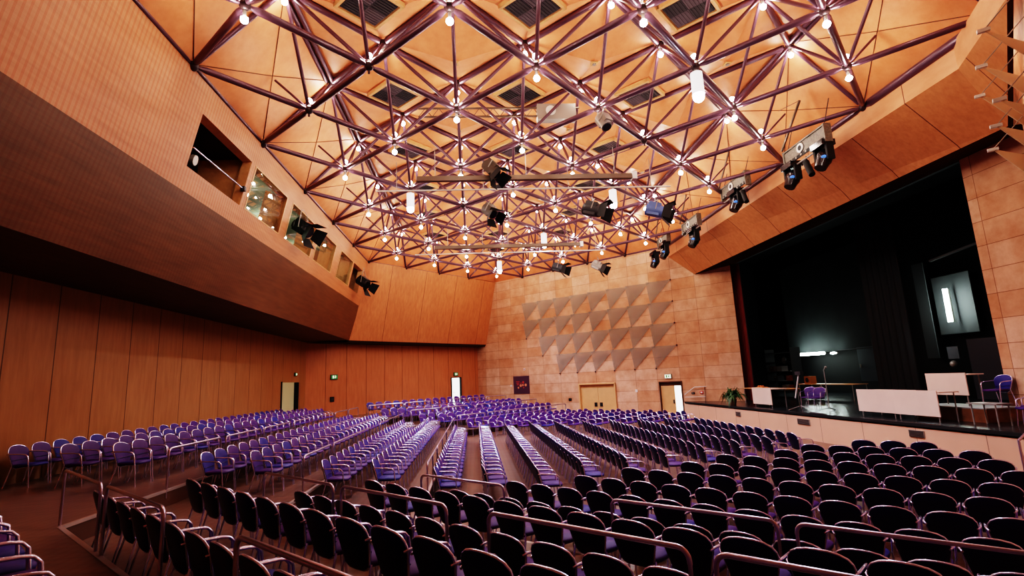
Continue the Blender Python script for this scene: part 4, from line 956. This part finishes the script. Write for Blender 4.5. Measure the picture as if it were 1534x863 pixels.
# stage access rails at right
p = rayz(1525, 655, .0)
t = thing('stair_rail', 'steel handrail of the stage steps at right picture edge', 'handrail', (11.4, 10.2, 0))
m_ = MB(); m_.tube([(.7, .05, 1.9), (.2, -.02, 1.35), (-.5, -.1, .95)], .025, 8); m_.tube([(.7, .05, 1.55), (.2, -.02, 1.05), (-.5, -.1, .6)], .018, 8); m_.build('rail', M_RAIL, t)
m_ = MB(); m_.tube([(.72, .05, .95), (.7, .05, 1.9)], .022, 8); m_.build('post', M_RAIL, t)
m_ = MB(); m_.tube([(-.5, -.1, 0), (-.5, -.1, .95)], .022, 8); m_.build('post', M_RAIL, t)
# plant on the stage edge
t = thing('potted_fern', 'leafy green potted plant spilling over the stage edge', 'plant', (12.25, 24.6, ZS))
m_ = MB(); m_.tube([(0, 0, 0), (0, 0, .3)], .16, 12, r2=.22); m_.build('pot', M_POT, t)
m_ = MB(); rnd = random.Random(3)
for k in range(150):
    a = rnd.uniform(0, 6.28); L_ = rnd.uniform(.25, .95); h = rnd.uniform(.05, .75) * (1.15 - L_ * .7); o_ = Vector((rnd.uniform(-.1, .1), rnd.uniform(-.2, .2), .3))
    if math.cos(a) < -.3: h -= .25 * L_
    dr = Vector((math.cos(a) * .6, math.sin(a) * 1.0, 0)); pts = [o_ + dr * L_ * s_ + Vector((0, 0, h * s_ + .18 * math.sin(s_ * 3.1) - .3 * L_ * s_ ** 3)) for s_ in (0, .33, .66, 1)]
    side = Vector((-dr.y, dr.x, rnd.uniform(-.4, .4))).normalized(); wd = rnd.uniform(.5, 1.0)
    for q in range(3):
        w0 = [.008, .04, .032, .003]; m_.add([pts[q] - side * w0[q] * wd, pts[q] + side * w0[q] * wd, pts[q + 1] + side * w0[q + 1] * wd, pts[q + 1] - side * w0[q + 1] * wd], [(0, 1, 2, 3)])
m_.build('foliage', M_LEAF, t)
t = thing('flower_tray', 'small tray of orange items on the long stage table', 'tray', (13.7, 24.4, ZS + .76)); m_ = MB(); m_.box((0, 0, .02), (.3, .6, .04)); m_.build('tray', M_TRIM, t)
m_ = MB(); [m_.ball((rnd.uniform(-.08, .08), rnd.uniform(-.22, .22), .07), .05, 0, 8, 5) for k in range(7)]; m_.build('contents', simple('orange_items', (.5, .16, .04), .6), t)

# ------------------------------------------------------------------ lights for the rooms behind; unseen lamps added for the right wall
def pt(loc, e, col, r_=.15, name='room_and_fill_light'):
    l = bpy.data.lights.new(name, 'POINT'); l.energy = e; l.color = col; l.shadow_soft_size = r_; o = bpy.data.objects.new(name, l); COL.objects.link(o); o.location = loc; return o
pt((-8.3, 17.5, 9.3), 60, (.9, 1, .8)); pt((-8.3, 21.0, 9.3), 50, (.9, 1, .85)); pt((-8.3, 25.5, 9.3), 45, (.9, 1, .85))
g_ = P(15.9, -1.2, 9.95); pt(tuple(g_), 55, (1, .85, .75), .2); g_ = P(13.2, -1.75, 10.6); pt(tuple(g_), 30, (1, .85, .75), .1)  # unseen lamps added behind the fascia to brighten the right stone wall
pt((18.5, 20.5, 3.4), 22, (.8, .95, 1), .3)
w = bpy.data.worlds.new('world'); w.use_nodes = True; w.node_tree.nodes['Background'].inputs[0].default_value = (1, .6, .4, 1); w.node_tree.nodes['Background'].inputs[1].default_value = .02
sc = bpy.context.scene; sc.world = w
sc.view_settings.view_transform = 'Filmic'; sc.view_settings.look = 'Very High Contrast'; sc.view_settings.exposure = 0.0
sc.cycles.use_denoising = True; sc.cycles.max_bounces = 7; sc.cycles.diffuse_bounces = 4; sc.cycles.sample_clamp_indirect = 6.0; sc.cycles.caustics_reflective = False; sc.cycles.caustics_refractive = False
